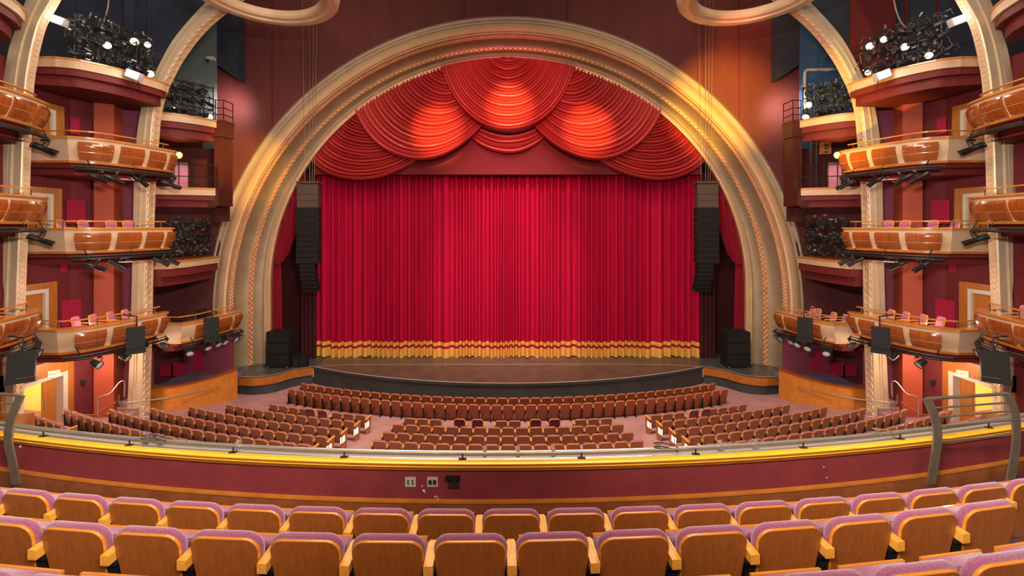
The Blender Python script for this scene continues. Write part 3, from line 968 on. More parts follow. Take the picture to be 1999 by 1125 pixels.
LEV = {}
for SIDE in (1, -1):
    s = sname()
    # ---- bay walls: one folded sheet per stretch
    zt = 16.4

    def wallsheet(name, pl, z0, z1, m):
        mb = MB()
        q = [Vector(((px - CX) * Y / F, Y)) for px, Y in pl]
        mb.grid([[(p.x, p.y, z0) for p in q], [(p.x, p.y, z1) for p in q]])
        return struct(mb, name, m, False)
    sd = 'left' if SIDE > 0 else 'right'
    # wall with the exit doorway cut out (door between Y 17.6 and 19.5 on x = -19.05, up to z 3.72)
    xw = -19.05
    mb = MB()
    mb.span((xw - 0.1, 13.0, 0.9), (xw, 17.62, 16.4)); mb.span((xw - 0.1, 19.42, 0.9), (xw, 19.75, 16.4)); mb.span((xw - 0.1, 17.62, 3.66), (xw, 19.42, 16.4))
    struct(mb, f'wall_{sd}_boxes', 'wall_maroon', False)
    wallsheet(f'wall_{sd}_return', [(133, 19.55), (150, 19.8), (183, 20.4)], 0.9, 16.6, 'wall_maroon')
    mb = MB(); q = [Vector(((px - CX) * Y / F, Y)) for px, Y in ((183, 20.2), (222, 20.55), (240, 21.6))]
    mb.grid([[(p.x, p.y, 0.8) for p in q], [(p.x, p.y, 16.6) for p in q]])
    struct(mb, f'wall_{sd}_pilaster', 'wall_orange', False)
    wallsheet(f'wall_{sd}_recess', [(228, 21.6), (300, 22.6)], 0.8, 16.6, 'wall_plum')
    # crimson acoustic panels on these walls
    for i, (pa_, pb_, ya, yb, nm) in enumerate(((130, 163, 391, 437, 'behind the third tier box'), (120, 155, 585, 640, 'behind the second tier box'), (137, 152, 230, 262, 'behind the top tier box'), (118, 128, 510, 530, 'high behind the second tier box'))):
        Ya, Yb = 19.55 + (pa_ - 133) * 0.0165, 19.55 + (pb_ - 133) * 0.0165
        Ym = (Ya + Yb) / 2 - 0.08
        a, b = P(pa_, ya, Ya - 0.12), P(pb_, yb, Yb - 0.12)
        z0, z1 = P(0, yb, Ym).z, P(0, ya, Ym).z
        mb = MB().prism([(a.x, a.y, z0), (b.x, b.y, z0), (b.x + 0.02, b.y + 0.06, z0), (a.x + 0.02, a.y + 0.06, z0)], [(a.x, a.y, z1), (b.x, b.y, z1), (b.x + 0.02, b.y + 0.06, z1), (a.x + 0.02, a.y + 0.06, z1)])
        tag(mb.build('acoustic_panel', 'panel_crimson', None, False), f'flat crimson wall panel on the {s} wall {nm}', 'wall panel', 'crimson wall panels')
    # ---- doors: exit doorway at stalls level, box doors above
    t = thing('exit_doorway', f'wood-cased exit doorway with pale frame at the {s} stalls wall', 'doorway', (xw, 18.5, 1.4))
    mb = MB()
    mb.span((xw, 19.42, 1.2), (xw + 0.06, 19.78, 4.35)); mb.span((xw, 16.9, 3.72), (xw + 0.06, 19.42, 4.35)); mb.span((xw, 16.9, 1.2), (xw + 0.06, 17.55, 4.35))
    mb.build('wood_casing', 'door_wood', t, False)
    mb = MB()
    mb.span((xw - 0.30, 19.22, 1.2), (xw + 0.09, 19.42, 3.74)); mb.span((xw - 0.30, 17.67, 3.60), (xw + 0.09, 19.21, 3.74)); mb.span((xw - 0.30, 17.55, 1.2), (xw + 0.09, 17.66, 3.74))
    mb.build('frame', 'frame_white', t, False)
    mb = MB().box((xw - 0.22, 18.93, 2.5), (0.06, 0.66, 2.2), Matrix.Rotation(R(5), 3, 'Z'))
    dr = mb.build('door_leaf', 'door_wood', t, False)
    MB().box((xw - 0.16, 18.68, 2.6), (0.05, 0.06, 0.4)).build('pull_handle', 'steel', dr, False)
    mb = MB(); mb.span((xw - 3.0, 20.2, 1.2), (xw - 0.3, 20.25, 4.2)); mb.span((xw - 3.05, 16.5, 1.2), (xw - 3.0, 20.25, 4.2)); mb.span((xw - 3, 16.5, 4.2), (xw - 0.1, 20.2, 4.25)); mb.span((xw - 3, 16.5, 1.2), (xw - 0.1, 16.55, 4.2))
    struct(mb, f'wall_{sd}_lobby', 'yellow_wall', False)
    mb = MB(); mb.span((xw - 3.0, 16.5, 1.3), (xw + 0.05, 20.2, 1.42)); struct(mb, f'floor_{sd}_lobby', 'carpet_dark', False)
    point('lobby_lamp', ((xw - 1.5) * SIDE, 18.4, 3.8), 170, (1.0, 0.90, 0.62), 0.2)
    exit_sign(100, 730, 18.9)
    for (zz, nm, y0) in ((5.1, 'second tier', 17.4), (9.0, 'third tier', 17.6), (12.5, 'top tier', 17.7)):
        t = thing('box_door', f'wooden door with pale frame behind the {s} {nm} box', 'door', (xw, y0 + 0.6, zz), 'doors into the side boxes')
        mb = MB(); mb.span((xw, y0 - 0.05, zz), (xw + 0.05, y0 + 1.0, zz + 2.15)); d_ = mb.build('door_leaf', 'door_wood', t, False)
        MB().span((xw + 0.05, y0 + 0.84, zz + 0.9), (xw + 0.10, y0 + 0.9, zz + 1.25)).build('handle', 'steel', d_, False)
        mb = MB(); mb.span((xw, y0 + 1.0, zz), (xw + 0.16, y0 + 1.14, zz + 2.3)); mb.span((xw, y0 - 0.2, zz + 2.15), (xw + 0.16, y0 + 1.0, zz + 2.3)); mb.build('frame', 'frame_white', t, False)
        mb = MB(); mb.span((xw, y0 + 1.14, zz), (xw + 0.10, y0 + 1.55, zz + 2.55)); mb.span((xw, y0 - 0.2, zz + 2.3), (xw + 0.10, y0 + 1.14, zz + 2.55)); mb.build('wood_casing', 'door_wood', t, False)
    # ---- boxes of the bay between the two columns
    planA = [(-17.27, 17.25), (-16.55, 17.75), (-16.05, 19.0), (-15.72, 20.65), (-16.0, 21.0)]
    four = [(0.12, 0.33), (0.39, 0.575), (0.64, 0.79), (0.845, 0.955)]
    fourU = [(0.07, 0.31), (0.37, 0.57), (0.63, 0.79), (0.845, 0.955)]
    for zz, dx, nm, sp, key in ((6.0, 0.0, 'second', four, 'A2'), (9.9, 0.22, 'third', fourU, 'A3'), (13.44, 0.32, 'top', fourU, 'A4')):
        LEV[key, SIDE] = balcony(f'{s} {nm} tier box with four curved wood panels between the columns', [(x + dx, y + dx * 0.3) for x, y in planA], zz, (-18.98, 17.40 + dx * 0.2), [(-16.9, 21.0), (-17.6, 21.6), (-18.98, 21.6)], sp)
    # ---- boxes of the bay at the photo edge
    planB = [(-16.6, 12.6), (-16.62, 13.6), (-16.75, 14.85), (-17.05, 16.0), (-17.42, 16.75), (-17.9, 16.95)]
    spB = [(0.06, 0.24), (0.29, 0.47), (0.51, 0.70), (0.745, 0.91)]
    for zz, dx, nm, key in ((6.9, 0.0, 'second', 'B2'), (11.05, 0.18, 'third', 'B3'), (14.5, 0.30, 'top', 'B4')):
        LEV[key, SIDE] = balcony(f'{s} {nm} tier box cut off by the photo edge', [(x + dx, y) for x, y in planB], zz, (-18.98, 12.6), [(-18.98, 16.95)], spB)
    # ---- box above the stage end
    plan0 = [(-15.62, 21.6), (-15.2, 22.4), (-15.0, 23.8), (-14.82, 24.95), (-15.1, 25.25)]
    LEV['C2', SIDE] = balcony(f'{s} second tier box beside the arch with three curved wood panels', plan0, 5.3, (-17.95, 21.6), [(-17.95, 25.25)], [(0.15, 0.42), (0.50, 0.72), (0.78, 0.95)], drop=0.98)

    # ---- upper technical ledges
    def ledge(label, pl, z, th, steps, m='beige', xb=-19.0):
        pts = catmull(pl, 6)
        t = thing('technical_ledge', label, 'ledge', (pts[0].x, pts[0].y, z - th), 'plain beige ledges carrying equipment')
        back = V2((xb, pts[-1].y + 0.3), (xb, pts[0].y))
        MB().slab(pts + back, z - th, z - 0.04).build('fascia', m, t, False)
        o1 = offset(pts, 0.05)
        MB().slab(o1 + back, z - 0.04, z + 0.02).build('top_board', 'ledge_wood', t, False)
        for i, (ins, h0, h1) in enumerate(steps):
            MB().slab(offset(pts, -ins) + back, z - h1, z - h0).build('soffit_step', 'soffit_red', t, False)
        return pts
    planU = [(-17.5, 17.42), (-16.85, 17.75), (-16.15, 18.8), (-15.75, 20.3), (-15.75, 20.9)]
    LEV['AU', SIDE] = ledge(f'{s} beige ledge under the massed stage lights between the columns', planU, 16.5, 0.36, [(0.10, 0.36, 0.62), (0.35, 0.62, 1.0)])
    LEV['BU', SIDE] = ledge(f'{s} beige ledge in the top corner of the photo', [(-16.9, 13.5), (-17.1, 14.8), (-17.5, 16.0), (-18.0, 16.8)], 17.95, 0.36, [(0.10, 0.36, 0.65), (0.35, 0.65, 1.1)])
    LEV['CU', SIDE] = ledge(f'{s} beige ledge below the stage lights beside the proscenium wall', [(-17.0, 21.6), (-16.3, 21.9), (-15.6, 22.6), (-15.12, 23.4)], 15.42, 0.36, [(0.08, 0.36, 0.66), (0.30, 0.66, 1.06)], xb=-17.5)
    LEV['CM', SIDE] = ledge(f'{s} beige ledge in front of the small pink door', [(-17.3, 22.0), (-16.4, 22.3), (-15.6, 22.6), (-14.9, 22.95)], 11.87, 0.36, [(0.08, 0.36, 0.60), (0.34, 0.60, 0.95)], xb=-17.85)
    LEV['CL', SIDE] = ledge(f'{s} beige ledge below the dark racked lights beside the arch', [(-16.35, 21.6), (-16.2, 22.3), (-16.15, 23.5), (-16.3, 25.4)], 8.25, 0.36, [(0.06, 0.36, 0.75), (0.35, 0.75, 1.2)], xb=-17.85)
    # tower that carries those ledges
    t = thing('service_tower', f'red-brown {s} tower block standing between ledges and proscenium wall', 'tower', (-15.05, 23.8, 0.5))
    mb = MB(); mb.span((-15.3, 23.47, 11.7), (-14.82, 24.18, 14.6)); mb.span((-15.12, 23.44, 11.7), (-15.08, 23.48, 14.6)); mb.build('shaft', 'tower_red', t, False)
    mb = MB(); mb.span((-15.32, 23.38, 14.6), (-14.74, 24.25, 15.42)); mb.span((-15.34, 23.36, 15.36), (-14.72, 24.27, 15.46)); mb.build('head', 'tower_red', t, False)
    mb = MB(); mb.span((-15.32, 23.0, 11.0), (-14.78, 24.2, 11.9)); mb.build('foot', 'tower_red', t, False)
    MB().span((-15.75, 24.15, 10.2), (-15.3, 24.8, 11.2)).build('bracket', 'wall_dark', t, False)
    mb = MB()
    for zz in (15.75, 16.1, 16.5):
        mb.tube([(-15.2, 23.4, zz), (-14.78, 23.4, zz), (-14.78, 24.2, zz)], 0.025, 6)
    for x, y in ((-15.2, 23.4), (-14.78, 23.4), (-14.78, 24.2)):
        mb.tube([(x, y, 15.4), (x, y, 16.5)], 0.025, 6)
    mb.build('guard_rail', 'black_metal', t)
    # ---- walls behind the bay at the stage end
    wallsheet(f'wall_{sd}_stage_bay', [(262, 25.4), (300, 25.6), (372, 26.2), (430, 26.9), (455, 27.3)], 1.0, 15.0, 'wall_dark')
    wallsheet(f'wall_{sd}_upper_pale', [(270, 26.0), (424, 26.6)], 14.5, 26, 'wall_teal' if SIDE > 0 else 'wall_blue')
    mb = MB()
    pl = [P(-260, 260, 23.8), P(300, 260, 23.8), P(303, 180, 23.8), P(348, 100, 23.8), P(398, 30, 23.8), P(425, 0, 23.8), P(425, -160, 23.8), P(-260, -160, 23.8)]
    mb.prism(pl, [p + Vector((0, 0.1, 0)) for p in pl]); struct(mb, f'wall_{sd}_upper_dark', 'wall_navy', False)
    mb = MB(); a = P(424, 150, 26.5); b = P(463, 20, 26.5)
    mb.prism([(a.x, 26.5, a.z + 0.7), (b.x, 26.5, a.z - 0.1), (b.x, 27.3, a.z - 0.1), (a.x, 27.3, a.z + 0.7)], [(a.x, 26.5, 27), (b.x, 26.5, 27), (b.x, 27.3, 27), (a.x, 27.3, 27)])
    struct(mb, f'trim_{2 if SIDE > 0 else 3}', 'wall_navy', False)
    mb = MB()
    for px, w in (((165, 0.10), (225, 0.12), (300, 0.10), (262, 0.5)) if SIDE > 0 else ((165, 0.10), (225, 0.12), (289, 2.3))):
        q = P(px, 60, 23.7); mb.box((q.x, 23.4, 21), (w, 0.08, 12))
    struct(mb, f'trim_{4 if SIDE > 0 else 5}', 'wall_maroon' if SIDE < 0 else 'wall_navy', False)
    # ---- stage-side box at stalls level
    bx = thing('stage_side_box', f'low {s} box with curved orange wood front beside the stage', 'box seat enclosure', (-16, 23, 0.6))
    wf = catmull([(-17.6, 22.1), (-16.65, 22.12), (-15.9, 22.75), (-15.3, 23.8), (-14.98, 24.95)], 8)
    MB().loft([[(a.x, a.y, 0.4), (a.x, a.y, 2.02), (b.x, b.y, 2.02), (b.x, b.y, 0.4)] for a, b in zip(wf, offset(wf, -0.14))]).build('curved_front', 'ledge_wood', bx, True, 30)
    MB().loft([[(a.x, a.y, 2.02), (a.x, a.y, 2.08), (b.x, b.y, 2.08), (b.x, b.y, 2.02)] for a, b in zip(offset(wf, 0.04), offset(wf, -0.2))]).build('top_rail', 'box_wood', bx, True, 30)
    MB().slab(offset(wf, -0.1) + V2((-15.2, 26.0), (-18.5, 26.0), (-18.5, 22.1)), 1.35, 1.55).build('floor_slab', 'carpet_purple', bx, False)
    mb = MB(); mb.span((-18.4, 25.55, 1.1), (-15.6, 25.62, 4.3)); struct(mb, f'wall_{sd}_stage_box', 'wall_plum', False)
    for px, py0, py1, w in ((348, 708, 735, 0.8), (325, 712, 735, 0.75), (385, 685, 705, 0.5), (388, 708, 722, 0.55)):
        a = P(px, py0, 25.5); b = P(px, py1, 25.5)
        tag(MB().box((a.x, 25.52, (a.z + b.z) / 2), (w, 0.06, a.z - b.z)).build('acoustic_panel', 'panel_crimson', None, False), f'crimson panel on the back wall of the {s} stage box, ' + {348: 'large bright one', 325: 'beside the column', 385: 'upper one near the arch', 388: 'lower one near the arch'}[px], 'wall panel', 'crimson wall panels')
    # ---- ramp handrail, stair and side handrail near the column
    t = thing('ramp_handrail', f'thin metal handrail running along the {s} stage box front', 'handrail', (-16, 22, 0.8))
    path = [P(243, 785, 20.6) + Vector((-0.5, 0.3, 0.2)), P(232, 786, 20.9), P(238, 792, 20.4), P(250, 786, 20.3), P(310, 779.5, 21.2), P(350, 773, 21.9), P(395, 764, 22.9), P(428, 755, 23.7)]
    MB().tube(catmull(path, 6), 0.028, 7).build('rail', 'chrome_rail', t)
    for px, y0, y1, Y in ((247, 787, 822, 20.25), (318, 779, 812, 21.3)):
        MB().tube([P(px, y0, Y), P(px, y1, Y)], 0.022, 6).build('post', 'chrome_rail', t)
    MB().tube([P(247, 819, 20.25), P(300, 812, 21.0)], 0.02, 6).build('lower_rail', 'chrome_rail', t)
    t = thing('stair', f'short carpeted stair with pale nosings beside the {s} column', 'stairs', (-17.9, 20.9, 1.0))
    for k in range(3):
        MB().span((-18.1 - 0.1 * k, 20.6 + 0.3 * k, 0.8), (-17.2, 21.6, 1.35 + 0.17 * k)).build('tread', 'carpet', t, False)
        MB().span((-18.1 - 0.1 * k, 20.58 + 0.3 * k, 1.32 + 0.17 * k), (-17.2, 20.62 + 0.3 * k, 1.36 + 0.17 * k)).build('nosing', 'stage_lip', t, False)
    t = thing('stair_handrail', f'bent metal wall handrail beside the {s} exit', 'handrail', (-18.3, 20, 1.3))
    MB().tube(catmull([P(191, 812, 19.9), P(191, 780, 19.9), P(200, 773, 19.95), P(215, 768, 20.1), P(232, 748, 20.4), P(240, 744, 20.5), P(243, 750, 20.6), P(242, 775, 20.6)], 5), 0.026, 7).build('rail', 'chrome_rail', t)
    MB().tube([P(140, 811, 19.6), P(185, 810, 19.9), P(226, 785, 20.3)], 0.03, 6).build('base_rail', 'trim_wood', t)
    p = P(164, 746, 19.9)
    tag(MB().box((p.x, p.y, p.z), (0.27, 0.03, 0.18)).build('door_sign', 'sign_dark', None, False), f'small dark plate on the maroon wall beside the {s} exit doorway', 'sign')
    # far side counter under the exit
    t = thing('low_partition', f'low angled wood partition below the {s} exit at the photo edge', 'partition', (-16.6, 15, 1.6))
    a, b, c = P(68, 806, 15.5), P(40, 822, 14.4), P(-30, 806, 15.2)
    MB().prism([(a.x, a.y, 1.8), (b.x, b.y, 1.8), (c.x, c.y, 1.8)], [a, (b.x, b.y, a.z), (c.x, c.y, a.z)]).build('panel', 'trim_wood', t, False)

    # ---- bars and lamps under the boxes
    for key, zz, us, kind, nm in (('A2', 6.0 - 1.22, (0.30, 0.52, 0.93), 'par', 'second tier'), ('A3', 9.9 - 1.22, (0.24, 0.42, 0.78, 0.93), 'ellipsoidal', 'third tier'), ('A4', 13.44 - 1.24, (0.20, 0.36, 0.55, 0.86, 0.96), 'ellipsoidal', 'top tier')):
        _, pts, d = LEV[key, SIDE]
        L = lighting_bar(f'black pipe of lights slung under the {s} {nm} box between the columns', pts, zz, 0.05, 0.98, 0.02)
        for i, u in enumerate(us):
            p = L[min(16, int(round((u - 0.05) / 0.93 * 16)))]
            hang(kind, (p.x, p.y, zz - 0.05), -100 + 30 * u if kind == 'par' else -62 + random.uniform(-14, 14), random.uniform(22, 38), f'{"round pale-faced flood" if kind == "par" else "dark tubular spot"} light, {ordinal(i)} along the pipe under the {s} {nm} box', f'lights under the {s} boxes', 1.1 if kind == 'par' else 1.05)
    _, pts, d = LEV['C2', SIDE]
    L = lighting_bar(f'black pipe of lights slung under the {s} box beside the arch', pts, 5.3 - 1.2, 0.02, 0.99, 0.05)
    for i, u in enumerate((0.12, 0.34, 0.50, 0.66, 0.82, 0.97)):
        p = L[int(u * 16)]
        hang('par', (p.x, p.y, 4.09), -150 + 60 * u, random.uniform(25, 40), f'round pale-faced flood light, {ordinal(i)} along the pipe under the {s} arch-side box', f'lights under the {s} boxes', 1.1)
    for key, zz, us, kind, nm in (('B2', 6.9 - 1.25, (0.83, 0.95), 'par', 'second tier'), ('B3', 11.05 - 1.25, (0.86, 0.98), 'ellipsoidal', 'third tier'), ('B4', 14.5 - 1.3, (0.90, 0.99), 'ellipsoidal', 'top tier')):
        _, pts, d = LEV[key, SIDE]
        L = lighting_bar(f'black pipe of lights slung under the {s} {nm} box at the photo edge', pts, zz, 0.3, 1.0, 0.03)
        for i, u in enumerate(us):
            p = L[int(u * 16)]
            hang(kind, (p.x, p.y, zz - 0.05), -62 + 12 * i, 24, f'{"round pale-faced flood" if kind == "par" else "dark tubular spot"} light, {ordinal(i)} under the {s} {nm} box at the photo edge', f'lights under the {s} boxes', 1.1)
    flat_speaker(f'flat black speaker hung before the {s} second tier box between the columns', 265, 638, 690, 18.5, -8, 0.60)
    flat_speaker(f'flat black speaker hung before the {s} box beside the arch', 413, 620, 667, 22.1, -6, 0.62)
    flat_speaker(f'flat black tilted speaker hung at the {s} edge of the photo', 42, 686, 748, 14.9, -14, 0.66)
    # ---- chairs in the boxes
    for i, (px, py, Y) in enumerate(((164, 622, 18.9), (197, 618, 19.4), (231, 612, 20.0), (259, 607, 20.5))):
        p = P(px, py, Y)
        chair('pink', (p.x, p.y, 6.0 - 0.84), -75, f'pink chair in the {s} second tier box, {ordinal(i)} from its near end', f'pink chairs in the boxes')
    for i, (px, Y) in enumerate(((136, 18.3), (177, 18.9), (229, 19.8), (260, 20.4))):
        x = (px - CX) * Y / F
        chair('pink', (x, Y, 9.9 - 0.70), -75 - 10 * i, f'pink chair in the {s} third tier box, {ordinal(i)} from its near end', f'pink chairs in the boxes')
    for i, (px, Y) in enumerate(((346, 22.6), (369, 23.2), (398, 24.2), (409, 24.8))):
        x = (px - CX) * Y / F
        chair('dark' if SIDE > 0 else 'pink', (x, Y, 5.3 - 0.78), -80, f'{"black oval-backed" if SIDE > 0 else "pink"} chair in the {s} box beside the arch, {ordinal(i)} from the column', 'chairs in the arch-side boxes')
    for i, (px, Y) in enumerate(((2, 16.2), (-18, 15.4))):
        x = (px - CX) * Y / F
        chair('pink', (x, Y, 6.9 - 0.80), -75, f'pink chair in the {s} box at the photo edge, {ordinal(i)} from its far end', 'pink chairs in the boxes')
    # small lit ceiling lamps under the boxes
    for px, py, Y, nm in ((247, 345, 19.6, 'top tier'), (246, 508, 19.6, 'third tier')):
        p = P(px, py, Y)
        t = thing('soffit_lamp', f'small white lamp under the {s} {nm} box', 'lamp', tuple(p), 'small white lamps under the boxes')
        MB().prism([(p.x - 0.22, p.y - 0.18, p.z - 0.06), (p.x + 0.22, p.y - 0.18, p.z - 0.06), (p.x + 0.22, p.y + 0.18, p.z - 0.06), (p.x - 0.22, p.y + 0.18, p.z - 0.06)],
                   [(p.x - 0.1, p.y - 0.08, p.z + 0.1), (p.x + 0.1, p.y - 0.08, p.z + 0.1), (p.x + 0.1, p.y + 0.08, p.z + 0.1), (p.x - 0.1, p.y + 0.08, p.z + 0.1)]).build('shade', 'grey_paint', t, False)
        MB().box((p.x, p.y, p.z - 0.07), (0.36, 0.28, 0.02)).build('glow_panel', 'lamp_white' if nm[0] == 't' and nm[1] == 'o' else 'aisle_glow', t, False)
        point('box_lamp', (p.x * SIDE, p.y, p.z - 0.3), 45, (1.0, 0.72, 0.55), 0.15)
    for px, py, Y in ((175, 560, 18.6), (170, 640, 19.0)):
        p = P(px, py, Y); point('box_lamp', (p.x * SIDE, p.y, p.z), 30, (1.0, 0.70, 0.55), 0.3)
    point('under_box_lamp', (-17.4 * SIDE, 19.2, 4.2), 260, (1.0, 0.72, 0.5), 0.3)
    point('stage_box_lamp', (-16.5 * SIDE, 24.2, 3.9), 70, (1.0, 0.75, 0.6), 0.3)
    spot('wall_glow', (-16.5 * SIDE, 25.7, 17.3), (-16.9 * SIDE, 27.4, 17.0), 400, (1.0, 0.72, 0.62), 125, 1.0)

    # ---- massed rig above the upper ledge
    def rig(label, pts, z, u0, u1, rows, n, gname, lit=()):
        d = cum(pts); inset = offset(pts, -0.35); di = cum(inset)
        L = [at_len(inset, di, di[-1] * (u0 + (u1 - u0) * k / 20))[0] for k in range(21)]
        t = thing('rig_frame', label, 'lighting frame', (L[10].x, L[10].y, z), 'pipe frames crowded with lights')
        for j, zz in enumerate(rows):
            MB().tube([(p.x, p.y, zz) for p in L], 0.03, 6).build('rail', 'black_metal', t)
        for k in range(0, 21, 5):
            MB().tube([(L[k].x, L[k].y, z), (L[k].x, L[k].y, rows[-1] + 0.1)], 0.03, 6).build('upright', 'black_metal', t)
        cb = MB()
        for k in range(int(n * 7)):
            p = L[random.randrange(21)]; zz = random.choice(rows)
            q = [Vector((p.x + random.uniform(-0.25, 0.15), p.y + random.uniform(-0.2, 0.2), zz))]
            for _ in range(4):
                q.append(q[-1] + Vector((random.uniform(-0.16, 0.16), random.uniform(-0.2, 0.2), random.uniform(-0.26, 0.16))))
            cb.tube(catmull(q, 3), random.choice((0.010, 0.014, 0.02)), 4, False)
        tag(cb.build('cable_tangle', 'cable', None), f'tangle of black cables on the {gname}', 'cables', None, 'stuff')
        cb = MB()
        for k in range(int(n * 5)):
            p = L[random.randrange(21)]; zz = random.choice(rows)
            q = Vector((p.x + random.uniform(-0.2, 0.2), p.y + random.uniform(-0.25, 0.1), zz + random.uniform(-0.4, 0.25)))
            cb.box(q, (0.05, 0.03, random.uniform(0.08, 0.2)), Euler((random.random() * 3, random.random() * 3, 0)).to_matrix())
        tag(cb.build('clamp_clutter', 'steel', None, False), f'small bright clamps and plugs crowding the {gname}', 'clamps', None, 'stuff')
        for j, zz in enumerate(rows):
            for i in range(n):
                p = L[min(20, int((i + 0.3 + 0.4 * random.random()) * 20 / n))]
                kd = 'par_lit' if (j, i) in lit else random.choice(('ellipsoidal', 'par_dark', 'par_dark', 'ellipsoidal'))
                hang(kd, (p.x + random.uniform(-0.06, 0.1), p.y, zz - 0.02), (-95 + random.uniform(-20, 45)) if kd != 'par_lit' else -135, random.uniform(4, 35), f'{"lit round" if kd == "par_lit" else "unlit black"} stage light, {ordinal(i)} along pipe {("one", "two", "three", "four")[j]} of the {gname}', f'lights crowded on the {gname}', random.uniform(0.9, 1.2))
    rig(f'{s} pipe frame crowded with lights on the high ledge between the columns', LEV['AU', SIDE], 16.5, 0.12, 0.86, (17.15, 17.8, 18.35), 9, f'{s} upper ledge between the columns', ((0, 1), (1, 3), (2, 6), (2, 8), (0, 8)))
    rig(f'{s} pipe frame of lights beside the proscenium wall', LEV['CU', SIDE], 15.42, 0.25, 1.0, (16.0, 16.6, 17.15), 5, f'{s} ledge beside the proscenium wall', ((0, 4),) if SIDE > 0 else ((0, 4), (1, 4)))
    rig(f'{s} dark pipe rack of lights on the ledge beside the arch', LEV['CL', SIDE], 8.25, 0.12, 0.95, (8.95, 9.65, 10.3), 6, f'{s} shadowed ledge beside the arch')
    for (px, py, Y, sz, nm) in ((116, 41, 17.6, 0.42, 'top end of the massed lights'), (262, 147, 18.9, 0.46, 'lower end of the massed lights')):
        p = P(px, py, Y)
        t = thing('work_light', f'glaring white work light at the {nm} on the {s} ledge', 'work light', tuple(p), 'glaring work lights')
        MB().box(p, (sz * 1.3, 0.25, sz * 0.75), Matrix.Rotation(R(20), 3, 'Y')).build('housing', 'grey_paint', t, False)
        MB().box(p + Vector((0.02, -0.14, 0)), (sz * 1.1, 0.03, sz * 0.55), Matrix.Rotation(R(20), 3, 'Y')).build('glowing_face', 'lamp_white', t, False)
        MB().tube([p + Vector((0, 0.12, 0)), p + Vector((0, 0.3, -0.5))], 0.02, 6).build('bracket', 'black_metal', t)
        point('work_glow', ((p.x + 0.7) * SIDE, p.y - 0.4, p.z), 30, (1.0, 0.93, 0.82), 0.2)
    # guard rail, pink door, amber lamp on the middle ledge
    pts = LEV['CM', SIDE]
    t = thing('ledge_guard_rail', f'black guard rail on the {s} ledge before the pink door', 'railing', (pts[6].x, pts[6].y, 11.87))
    for zz in (12.45, 13.05):
        MB().tube([(p.x, p.y + 0.15, zz) for p in pts], 0.025, 6).build('rail', 'black_metal', t)
    for k in (2, 6, 10, 14, 18):
        MB().tube([(pts[k].x, pts[k].y + 0.15, 11.87), (pts[k].x, pts[k].y + 0.15, 13.05)], 0.025, 6).build('post', 'black_metal', t)
    a = P(354, 364, 25.4)
    t = thing('pink_door', f'small pink-lit door at the back of the {s} ledge', 'door', (a.x, a.y, 11.9))
    MB().box((a.x, a.y, 12.75), (0.85, 0.08, 1.55)).build('door_leaf', 'pink_door', t, False)
    mb = MB(); mb.box((a.x - 0.47, a.y - 0.03, 12.75), (0.08, 0.12, 1.6)); mb.box((a.x + 0.47, a.y - 0.03, 12.75), (0.08, 0.12, 1.6)); mb.box((a.x, a.y - 0.03, 13.56), (1.02, 0.12, 0.08)); mb.build('frame', 'tower_red', t, False)
    spot('door_glow', (a.x * SIDE, a.y - 1.6, 13.6), (a.x * SIDE, a.y, 12.6), 90, (1.0, 0.75, 0.75), 60, 0.8)
    p = P(350, 303, 23.2)
    t = thing('amber_lamp', f'small glowing amber lamp with red cap above the {s} ledge rail', 'lamp', tuple(p))
    MB().tube([p + Vector((0, 0, -0.16)), p + Vector((0, 0, -0.08)), p, p + Vector((0, 0, 0.1)), p + Vector((0, 0, 0.16))], [0.05, 0.11, 0.14, 0.11, 0.03], 12).build('bulb', 'lamp_amber', t)
    MB().tube([p + Vector((-0.1, 0, 0)), p + Vector((-0.4, 0.1, -0.03))], [0.08, 0.1], 8).build('cap', 'leg_red', t)
    MB().tube([p + Vector((-0.3, 0.05, 0)), p + Vector((-0.3, 0.05, -1.2))], 0.02, 6).build('stand', 'black_metal', t)
    point('amber_glow', ((p.x + 0.2) * SIDE, p.y - 0.3, p.z), 25, (1.0, 0.5, 0.1), 0.1)
SIDE = 1

# things that stand on one side only
p = P(412, 115, 26.38)
t = thing('security_camera', 'small white camera box on the pale wall above the left-side lights', 'camera', tuple(p))
MB().box(p, (0.4, 0.3, 0.2)).build('housing', 'white_paint', t, False)
MB().tube([p + Vector((-0.1, -0.1, -0.08)), p + Vector((-0.12, -0.15, -0.2))], 0.08, 8).build('eye', 'socket_dark', t)
t = thing('conduit', 'bent white pipe on the blue wall above the right-side lights', 'pipe', tuple(P(1571, 220, 26.4)))
MB().tube(catmull([P(1571, 225, 26.4), P(1571, 150, 26.4), P(1574, 139, 26.4), P(1582, 136, 26.4), P(1640, 136, 26.4)], 5), 0.09, 8).build('pipe', 'white_paint', t)
t = thing('ladder_frame', 'upright black pipe ladder behind the right-side ledge rail', 'ladder', tuple(P(1586, 367, 23.0)))
for px in (1583, 1594): MB().tube([P(px, 367, 23.0), P(px, 275, 23.0)], 0.035, 6).build('stile', 'dark_iron', t)
for k in range(9): MB().tube([P(1583, 280 + 10 * k, 23.0), P(1594, 280 + 10 * k, 23.0)], 0.02, 5).build('rung', 'dark_iron', t)
t = thing('equipment_case', 'orange-brown equipment case hung behind the right-side ledge', 'case', tuple(P(1611, 302, 26.0)))
MB().box(P(1611, 290, 26.0), (0.45, 0.35, 0.68)).build('body', 'orange_box', t, False)
for dz in (-0.2, 0, 0.2): MB().box(P(1611, 290, 25.8) + Vector((0.05, -0.02, dz)), (0.2, 0.05, 0.05)).build('latch', 'black_metal', t, False)
t = thing('monitor', 'small grey screen beside the pink door on the right-side ledge', 'monitor', tuple(P(1648, 367, 22.9)))
MB().box(P(1648, 356, 22.9), (0.42, 0.1, 0.6)).build('casing', 'grey_paint', t, False)
